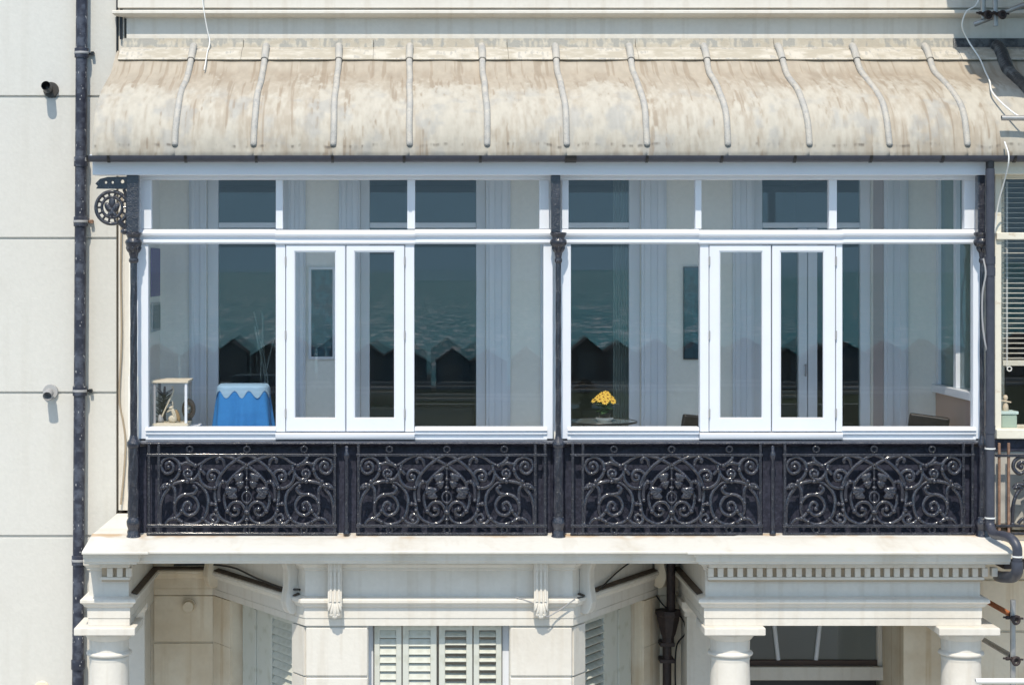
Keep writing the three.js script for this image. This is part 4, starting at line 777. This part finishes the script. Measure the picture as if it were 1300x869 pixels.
  // ground floor wall of the neighbour
  const g = thing('neighbouring_ground_wall', 'dull cream ground floor wall behind the scaffold poles', 'wall');
  part(g, 'wall', bx(5.31, 9.4, 0, 4.4, -1.0, -0.8), M.cream);
  for (const [y0, y1] of [[4.05, 4.4], [3.56, 4.03], [3.1, 3.54], [2.6, 3.08]]) part(g, 'render_course', bx(5.3, 9.4, y0, y1, -0.81, -0.775, 0.006), M.cream);
  seat(g);
}
// ------------------------------------------------------------------ scaffolding
M.galv = std({ map: texture(256, 256, (u, v) => mix([0.3, 0.3, 0.31], [0.48, 0.47, 0.45], fbm(u, v, 8, 20, 5, 811)), true, 0.5, 1), roughness: 0.45, metalness: 0.6, bumpMap: grainBump, bumpScale: 0.001 });
function pole(a, b, mat, label, cap) {
  const t = thing('scaffold_pole', label, 'pole', 'scaffold tubes'); const d = b.clone().sub(a).normalize();
  const hollow = lathe([[0.021, 0], [0.0242, 0], [0.0242, a.distanceTo(b)], [0.021, a.distanceTo(b)], [0.021, 0]], 16); hollow.applyQuaternion(new THREE.Quaternion().setFromUnitVectors(V3(0, 1, 0), d)); hollow.translate(a.x, a.y, a.z);
  part(t, 'tube', metres(hollow), mat); return seat(t);
}
function coupler(p, label) {
  const t = thing('scaffold_coupler', label, 'clamp', 'scaffold couplers');
  const g1 = new THREE.TorusGeometry(0.033, 0.013, 8, 18); g1.rotateX(Math.PI / 2); g1.translate(p.x, p.y, p.z); const g2 = new THREE.TorusGeometry(0.033, 0.013, 8, 18); g2.rotateY(0.3); g2.translate(p.x + 0.01, p.y - 0.01, p.z + 0.05);
  part(t, 'clamp', metres(join([g1, g2, bx(p.x - 0.03, p.x + 0.05, p.y - 0.025, p.y + 0.025, p.z + 0.015, p.z + 0.04, 0.008)])), M.oldIron);
  part(t, 'bolt', rod(V3(p.x - 0.1, p.y + 0.012, p.z + 0.03), V3(p.x + 0.08, p.y, p.z + 0.03), 0.009, 8), M.oldIron);
  part(t, 'nut', rod(V3(p.x - 0.075, p.y + 0.01, p.z + 0.03), V3(p.x - 0.05, p.y + 0.008, p.z + 0.03), 0.018, 6), M.oldIron);
  return seat(t);
}
pole(W3(1264.5, 33, -1.02), W3(1262, -120, -1.02), M.galv, 'short upright scaffold tube ending above the roof, white cable beside it');
pole(W3(1237, 31, -1.12), W3(1345, -12, -0.9), M.galv, 'slanting scaffold tube tied across the upper wall');
pole(W3(1249, 24, -1.08), W3(1247, -120, -1.08), M.galv, 'dark scaffold tube running up out of sight over the roof end');
coupler(W3(1252, 18, -1.04), 'scaffold coupler with white strap joining the tubes over the roof end');
coupler(W3(1270, 18, -0.98), 'rusty scaffold coupler behind the short upright tube');
pole(W3(1272, 149.5, 0.35), W3(1420, 151, 0.35), M.galv, 'level scaffold tube ending over the canopy roof, casting a dark bar of shadow');
pole(V3(X(1286.5, 0.3), 0.13, 0.3), W3(1286.5, 761, 0.3), M.galv, 'upright scaffold tube rising from the ground beside the porch');
pole(W3(1243, 757, -0.72), W3(1284, 780, 0.22), std({ map: texture(128, 128, (u, v) => mix([0.3, 0.09, 0.035], [0.5, 0.18, 0.07], fbm(u, v, 8, 8, 4, 821)), true, 0.3, 0.3), roughness: 0.8 }), 'rust orange scaffold tube slanting behind the porch entablature');
pole(W3(1250, 812, -0.72), W3(1284, 832, 0.22), M.galv, 'grey scaffold tube slanting back to the wall below the orange one');
coupler(W3(1287, 784, 0.3), 'rust-black scaffold coupler holding the orange tube');
coupler(W3(1287, 836, 0.3), 'scaffold coupler with bare metal face holding the lower slanting tube');
pole(W3(1239, 864, 0.75), W3(1420, 864, 0.75), M.white, 'white level rail tube crossing in front of the porch column foot');
// boards of the scaffold lift above the frame: they shade the right end of the roof and wall
for (let k = 0; k < 11; k++) { const t = thing('scaffold_board', 'timber scaffold board of the lift above the end of the roof', 'board', 'scaffold boards overhead'); part(t, 'plank', bx(5.12 + (k % 2) * 0.05, 9.2, 10.42, 10.458, -1.32 + k * 0.232, -1.1 + k * 0.232, 0.004), std({ color: lin(0.3, 0.23, 0.15), roughness: 0.9 })); seat(t); }

// ------------------------------------------------------------------ things inside the verandah
const wood = std({ map: noiseMap([0.3, 0.22, 0.15], [0.42, 0.32, 0.22], 10, 831, 0.5), roughness: 0.6 }), bone = std({ color: lin(0.62, 0.55, 0.43), roughness: 0.7 });
{ // low shelf unit carrying the case
  const z0 = -0.1, z1 = -0.5, y0 = Y(542, z0);
  const st = thing('low_cabinet', 'low white cabinet under the window carrying the glass case', 'cabinet'); part(st, 'body', bx(X(190, -0.1), X(248, -0.1), 4.6, y0 - 0.022, z1 - 0.02, z0 + 0.02, 0.006), M.paint); part(st, 'top', bx(X(188.5, -0.1), X(250, -0.1), y0 - 0.021, y0, z1 - 0.03, z0 + 0.03, 0.005), M.paint); seat(st);
  const t = thing('glass_case', 'glass display case with cream posts and lid holding small figures, left end of balcony', 'display case');
  const a = X(194, z0), b = X(234, z0), top = Y(486, z0);
  part(t, 'base', bx(a - 0.01, b + 0.03, y0, y0 + 0.035, z1, z0, 0.004), bone);
  part(t, 'lid', bx(a - 0.015, b + 0.035, top, top + 0.022, z1 - 0.01, z0 + 0.01, 0.004), bone);
  for (const [x, z] of [[a + 0.012, z0 - 0.015], [b + 0.012, z0 - 0.015], [a + 0.012, z1 + 0.015], [b + 0.012, z1 + 0.015]]) part(t, 'post', bx(x - 0.012, x + 0.012, y0 + 0.035, top, z - 0.012, z + 0.012, 0.003), x > a + 0.1 && z > -0.3 ? M.paint : M.grey);
  part(t, 'pane', bx(a + 0.024, b, y0 + 0.035, top, z0 - 0.02, z0 - 0.017), phys({ color: lin(0.98, 0.98, 0.98), transmission: 1, thickness: 0, roughness: 0, ior: 1.4 }));
  seat(t);
  const by = y0 + 0.035, dark = std({ color: lin(0.06, 0.05, 0.05), roughness: 0.6 });
  const tr = thing('bare_tree_model', 'dark twiggy ornament standing at the back of the glass case', 'ornament'); { const gs = [], r = rng(77), x = X(207, -0.35); for (let k = 0; k < 40; k++) { const yy = by + 0.02 + r() * 0.26; gs.push(rod(V3(x + (r() - 0.5) * 0.05, yy - 0.02, -0.38 + (r() - 0.5) * 0.05), V3(x + (r() - 0.5) * 0.2, yy + r() * 0.07, -0.38 + (r() - 0.5) * 0.12), 0.008, 5, 0.003)); } gs.push(rod(V3(x, by, -0.38), V3(x + 0.01, by + 0.32, -0.38), 0.02, 8, 0.01)); part(tr, 'twigs', join(gs), dark); } seat(tr);
  const lp = thing('crook_ornament', 'pale curved rod ornament leaning inside the glass case', 'ornament'); part(lp, 'rod', tube([W3(203, 536, -0.2), W3(207, 525, -0.2), W3(214, 510, -0.2), W3(219, 499, -0.2), W3(220, 493, -0.2), W3(218, 490, -0.2)], 0.008, 24, 8), bone); { const g = lathe([[0, 0], [0.035, 0.0], [0.032, 0.03], [0.012, 0.07], [0, 0.075]], 12); const p = W3(203, 538.5, -0.2); g.translate(p.x, by, p.z); part(lp, 'foot', g, M.grey); } seat(lp);
  const fg = thing('animal_figure', 'small cream animal figurine at the front of the glass case', 'figurine'); { const p = W3(219, 540, -0.16), gs = []; const e = (dx, dy, sx, sy, rot = 0) => { const s = new THREE.SphereGeometry(1, 12, 8); s.scale(sx, sy, 0.02); s.rotateZ(rot); s.translate(p.x + dx, by + dy, p.z); gs.push(s); }; e(0, 0.035, 0.04, 0.035); e(0.012, 0.085, 0.02, 0.06, 0.35); e(-0.012, 0.14, 0.024, 0.014, 0.3); e(0.002, 0.17, 0.006, 0.03, 0.1); e(-0.03, 0.11, 0.008, 0.03, -1.1); part(fg, 'body', metres(join(gs)), bone); const tl = new THREE.SphereGeometry(1, 12, 8); tl.scale(0.02, 0.06, 0.02); tl.rotateZ(0.3); tl.translate(p.x + 0.045, by + 0.065, p.z - 0.01); part(fg, 'back', tl, std({ color: lin(0.3, 0.2, 0.1), roughness: 0.7 })); } seat(fg);
  const dk = thing('shell_ornament', 'round brown shell ornament beside the glass case', 'ornament'); { const p = W3(239.5, 519, -0.45), g = new THREE.TorusGeometry(0.045, 0.02, 10, 24); g.scale(1, 1.5, 1); g.translate(p.x, p.y, p.z); part(dk, 'ring', g, std({ color: lin(0.16, 0.11, 0.08), roughness: 0.5 })); part(dk, 'stand', bx(p.x - 0.03, p.x + 0.03, y0, p.y - 0.08, p.z - 0.02, p.z + 0.02, 0.006), dark); part(dk, 'boss', (() => { const s = new THREE.SphereGeometry(0.018, 10, 8); s.translate(p.x, p.y + 0.01, p.z); return s; })(), bone); } seat(dk);
}
{ // blue cloth table
  const z = -0.72, cx = X(309, z), cy = Y(488, z), hw = 39 / S(z), t = thing('blue_clothed_table', 'small table draped in a bright blue cloth with pale scalloped top', 'table');
  const blue = std({ map: texture(256, 256, (u, v) => mix([0.012, 0.14, 0.42], [0.03, 0.22, 0.55], 0.5 * fbm(u, v, 100, 100, 2, 841) + 0.5 * fbm(u, v, 5, 9, 3, 851)), true, 0.5, 0.5), roughness: 0.85 });
  const ringR = (f, k) => { const n = 4.5, c = Math.abs(Math.cos(f)), s = Math.abs(Math.sin(f)); return 1 / Math.pow(Math.pow(c, n) + Math.pow(s, n), 1 / n); };
  const cloth = (y0, y1, off, wave, scallop, steps) => {
    const pos = [], idx = [], N = 96;
    for (let j = 0; j <= steps; j++) for (let i = 0; i < N; i++) {
      const f = j / steps, a = i / N * Math.PI * 2; let d = f * (y0 - y1); if (scallop && f > 0) d = f * (0.075 + 0.035 * Math.cos(a * 12));
      const drop = d / (y0 - y1), fl = hw * (0.8 + 0.24 * Math.pow(Math.min(1, drop), 0.75)) + off + wave * Math.min(1, drop * 1.5) * (Math.sin(a * 9 + 1) + 0.6 * Math.sin(a * 17)), r = ringR(a);
      const round = j === 0 ? 0.93 : 1; pos.push(cx + Math.cos(a) * fl * r * round, y0 - d - (j === 0 ? -0.012 : 0), z + Math.sin(a) * fl * 0.8 * r * round);
    }
    for (let j = 0; j < steps; j++) for (let i = 0; i < N; i++) { const a = j * N + i, b = j * N + (i + 1) % N; idx.push(a, b, a + N, b, b + N, a + N); }
    const c = pos.length / 3; pos.push(cx, y0 + 0.014, z); for (let i = 0; i < N; i++) idx.push(c, (i + 1) % N, i);
    const g = new THREE.BufferGeometry(); g.setAttribute('position', new THREE.Float32BufferAttribute(pos, 3)); g.setIndex(idx); g.computeVertexNormals(); return metres(g);
  };
  part(t, 'cloth', cloth(cy - 0.014, 5.2, 0, 0.02, false, 20), blue);
  part(t, 'scalloped_cover', cloth(cy - 0.006, cy - 0.6, 0.006, 0.002, true, 10), std({ color: lin(0.24, 0.38, 0.52), roughness: 0.8 }));
  seat(t);
}
{ // round glass table, flowers
  const z = -0.55, cx = X(762, z), ty = Y(533.5, z) - 0.005, r = 46 / S(z);
  const t = thing('round_glass_table', 'round glass-topped table with slim dark rim carrying yellow flowers', 'table');
  const tp = new THREE.CylinderGeometry(r, r, 0.012, 64); tp.translate(cx, ty - 0.006, z); part(t, 'top', tp, phys({ color: lin(0.2, 0.23, 0.23), roughness: 0.05 }));
  const rim = new THREE.TorusGeometry(r, 0.01, 8, 64); rim.rotateX(Math.PI / 2); rim.translate(cx, ty - 0.006, z); part(t, 'rim', rim, M.black);
  for (let k = 0; k < 3; k++) { const a = k * 2.1 + 0.4; part(t, 'leg', rod(V3(cx + Math.cos(a) * r * 0.8, 4.6, z + Math.sin(a) * r * 0.8), V3(cx + Math.cos(a) * r * 0.6, ty - 0.012, z + Math.sin(a) * r * 0.6), 0.012, 8), M.black); }
  seat(t);
  const fx = X(767, z), f = thing('flower_pot', 'bunch of yellow flowers with green leaves in a white dish on the glass table', 'plant');
  const dish = lathe([[0, 0], [0.06, 0], [0.085, 0.035], [0.08, 0.036], [0.058, 0.008], [0, 0.008]], 24); dish.translate(fx, ty, z + 0.05); part(f, 'dish', dish, std({ color: lin(0.75, 0.75, 0.73), roughness: 0.3 }));
  const pot = lathe([[0, 0.008], [0.045, 0.008], [0.058, 0.08], [0.05, 0.08], [0, 0.07]], 20); pot.translate(fx, ty, z + 0.05); part(f, 'pot', pot, M.black);
  const r2 = rng(55), green = std({ color: lin(0.035, 0.09, 0.03), roughness: 0.6 }), yel = std({ color: lin(0.62, 0.4, 0.05), roughness: 0.7 }), eye = std({ color: lin(0.3, 0.13, 0.02), roughness: 0.8 });
  const lv = []; for (let k = 0; k < 46; k++) { const s = new THREE.SphereGeometry(1, 6, 4); s.scale(0.02, 0.005, 0.036); s.rotateX((r2() - 0.5) * 1.4); s.rotateY(r2() * 6.3); const a = r2() * 6.3, q = r2() * 0.075; s.translate(fx + Math.cos(a) * q, ty + 0.075 + r2() * 0.11, z + 0.05 + Math.sin(a) * q); lv.push(s); } part(f, 'leaves', join(lv), green);
  for (let k = 0; k < 20; k++) {
    const a = k * 2.4, q = 0.095 * Math.sqrt((k + 0.5) / 20), px = fx + Math.cos(a) * q * 1.05, pz = z + 0.05 + Math.sin(a) * q, py = ty + 0.27 - q * 0.95 + r2() * 0.015, pet = [], tilt = V3(Math.cos(a) * q * 7, 0.9, Math.sin(a) * q * 7 + 0.5).normalize(), rot = new THREE.Quaternion().setFromUnitVectors(V3(0, 1, 0), tilt);
    for (let m = 0; m < 10; m++) { const s = new THREE.SphereGeometry(1, 6, 4); s.scale(0.019, 0.004, 0.0085); s.translate(0.02, 0.004 * (m % 2), 0); s.rotateY(m * 0.628); pet.push(s); }
    const b = sub(f, 'bloom'), g = join(pet); g.applyQuaternion(rot); g.translate(px, py, pz); part(b, 'petals', g, yel);
    const c = new THREE.SphereGeometry(0.009, 8, 6); c.translate(px + tilt.x * 0.006, py + tilt.y * 0.006, pz + tilt.z * 0.006); part(b, 'eye', c, eye);
  }
  seat(f);
}
function chair(px, z, topPy, w, tilt, turn, label) {
  const t = thing('dark_chair', label, 'chair', 'dark leather chairs'), x = X(px, z), ty = Y(topPy, z), mat = std({ map: noiseMap([0.012, 0.01, 0.011], [0.03, 0.022, 0.022], 12, 861, 0.4), roughness: 0.4 });
  const back = bx(-w / 2, w / 2, 5.02 - ty, 0, -0.03, 0.03, 0.02); back.rotateZ(tilt); back.rotateX(0.12); part(t, 'backrest', back, mat);
  const sy = 5.05 - ty; part(t, 'seat', bx(-w / 2, w / 2, sy - 0.06, sy, -0.05, 0.42, 0.02), mat);
  for (const a of [-1, 1]) for (const b of [0.0, 0.38]) part(t, 'leg', rod(V3(a * (w / 2 - 0.03), 4.6 - ty, b), V3(a * (w / 2 - 0.03), sy - 0.06, b), 0.018, 8), M.black);
  t.position.set(x, ty, z); t.rotation.y = turn;
  return t;
}
chair(886, -0.75, 527, 0.3, -0.12, 0.3, 'dark leather chair beside the round glass table, only its back corner showing');
chair(1181, -0.6, 527, 0.37, -0.13, -0.15, 'dark leather chair with tilted back by the end window');
for (const [a, b, label] of [[391.5, 425.5, 'tall narrow dark glazed picture in pale frame between two french windows'], [868, 905, 'tall narrow dark blue glazed picture above the leather chair']]) {
  const t = thing('wall_picture', label, 'picture', 'narrow pictures on the verandah wall'), z = WALL + 0.03, f = a > 500 ? 1.2 : 3.5, y0 = Y(456, z), y1 = Y(338.5, z);
  part(t, 'frame', plate(rect(X(a, z), y0, X(b, z), y1), z, 0.026, [rect(X(a + f, z), y0 + f / S(z), X(b - f, z), y1 - f / S(z))], 0.003), a > 500 ? M.black : M.paint);
  part(t, 'image', bx(X(a + f, z), X(b - f, z), y0 + f / S(z), y1 - f / S(z), WALL + 0.006, WALL + 0.014), phys({ map: texture(128, 256, (u, v) => mix([0.004, 0.02, 0.035], [0.012, 0.06, 0.085], sm(0.45, 0.7, fbm(u, v, 6, 10, 5, 871))), true, 0.3, 0.8), roughness: 0.5, clearcoat: 1, clearcoatRoughness: 0.0 }));
  seat(t);
}
{ // hangings on the left end wall
  const x = -2.425; const t = thing('purple_hanging', 'narrow purple hanging on the end wall beside the twisted column', 'hanging'); part(t, 'cloth', bx(x - 0.012, x, Y(376, -0.95), Y(315, -0.95), -1.3, -0.66, 0.004), std({ color: lin(0.12, 0.07, 0.2), roughness: 0.8 })); seat(t);
  const p = thing('small_picture', 'small dark framed picture below the purple hanging', 'picture'); part(p, 'frame', bx(x - 0.012, x + 0.008, Y(420, -0.95), Y(384, -0.95), -1.25, -0.68, 0.004), M.grey); part(p, 'image', bx(x + 0.008, x + 0.011, Y(417, -0.95), Y(387, -0.95), -1.22, -0.71), std({ color: lin(0.05, 0.06, 0.06), roughness: 0.4 })); seat(p);
}
{ // sofas, bare twigs and a curtain in the rooms behind
  const fab = std({ color: lin(0.22, 0.2, 0.2), roughness: 0.9 });
  for (const [x, z, label] of [[-0.1, -2.9, 'grey sofa in the dark room behind the wide french window'], [3.9, -3.3, 'grey sofa in the dark room behind the double doors']]) { const t = thing('sofa', label, 'sofa', 'grey sofas indoors'); part(t, 'seat', bx(x - 0.8, x + 0.8, 4.62, 5.02, z - 0.45, z + 0.45, 0.06), fab); part(t, 'backrest', bx(x - 0.8, x + 0.8, 5.02, 5.5, z - 0.45, z - 0.2, 0.06), fab); for (const s of [-1, 1]) part(t, 'arm', bx(x + s * 0.9 - 0.1, x + s * 0.9 + 0.1, 4.62, 5.28, z - 0.45, z + 0.45, 0.06), fab); seat(t); }
  const tw = thing('twig_vase', 'vase of bare pale twigs behind the blue-clothed table', 'vase'), vx = X(336, -1.8), r = rng(91), pale = std({ color: lin(0.5, 0.48, 0.45), roughness: 0.8 }); { const g = lathe([[0, 4.582], [0.08, 4.582], [0.1, 4.8], [0.05, 5.3], [0.06, 5.42], [0.05, 5.42], [0.04, 5.3], [0, 5.2]], 18); g.translate(vx, 0, -1.85); part(tw, 'vase', g, pale); for (let k = 0; k < 6; k++) part(tw, 'twig', tube([V3(vx, 5.3, -1.85), V3(vx + (r() - 0.4) * 0.12, 5.8, -1.85), V3(vx + (r() - 0.4) * 0.3, 6.25 + r() * 0.3, -1.85 + (r() - 0.5) * 0.2)], 0.007, 16, 5), pale); } seat(tw);
  const cu = thing('sheer_curtain', 'pale sheer curtain hanging inside the french window behind the yellow flowers', 'curtain'); { const pos = [], idx = [], N = 40, x0 = X(779, -1.75), x1 = X(801, -1.75); for (let i = 0; i <= N; i++) for (const y of [4.62, 8.0]) { pos.push(x0 + (x1 - x0) * i / N, y, -1.78 + 0.03 * Math.sin(i * 1.1)); } for (let i = 0; i < N; i++) { const a = i * 2; idx.push(a, a + 2, a + 1, a + 1, a + 2, a + 3); } const g = new THREE.BufferGeometry(); g.setAttribute('position', new THREE.Float32BufferAttribute(pos, 3)); g.setIndex(idx); g.computeVertexNormals(); part(cu, 'cloth', metres(g), phys({ color: lin(0.6, 0.6, 0.55), roughness: 1, transmission: 0.4, thickness: 0 })); } seat(cu);
}
// ------------------------------------------------------------------ beach huts across the lawn, mirrored in the glass
{
  const tones = [[0.1, 0.13, 0.15], [0.16, 0.13, 0.11], [0.08, 0.1, 0.09], [0.14, 0.15, 0.15]].map((c) => std({ color: lin(...c), roughness: 0.8 })), roofM = std({ color: lin(0.05, 0.05, 0.055), roughness: 0.9 }), doorM = std({ color: lin(0.2, 0.19, 0.17), roughness: 0.7 });
  const body = plate([[-0.95, 0], [0.95, 0], [0.95, 1.85], [0, 2.55], [-0.95, 1.85]], 1.1, 2.2), rf = (s) => { const g = bx(0, 1.28, -0.03, 0.03, -1.25, 1.25, 0.01); g.rotateZ(-0.636); g.translate(-0.06, 2.64, 0); if (s < 0) g.rotateY(Math.PI); return g; }, r1 = rf(1), r2 = rf(-1), dr = bx(-0.55, 0.55, 0.05, 1.75, -1.14, -1.101, 0.01), tones2 = ['blue-grey', 'brown', 'dark green', 'pale grey'];
  const r = rng(19); let x = -26, k = 0;
  while (x < 44) {
    const i = Math.floor(r() * 4), t = thing('beach_hut', tones2[i] + ' gabled beach hut on the seafront, mirrored in the window panes', 'beach hut', 'beach huts on the seafront');
    part(t, 'walls', body, tones[i]); part(t, 'roof', r1, roofM); part(t, 'roof', r2, roofM); part(t, 'door', dr, doorM);
    t.position.set(x, 0.02, 101 + r() * 0.4); const w = 0.95 + r() * 0.3; t.scale.set(w, 0.88 + r() * 0.16, 1); x += w * 1.9 + (r() < 0.1 ? 1.6 : 0.15); k++;
  }
}
renderer.render(scene, camera);
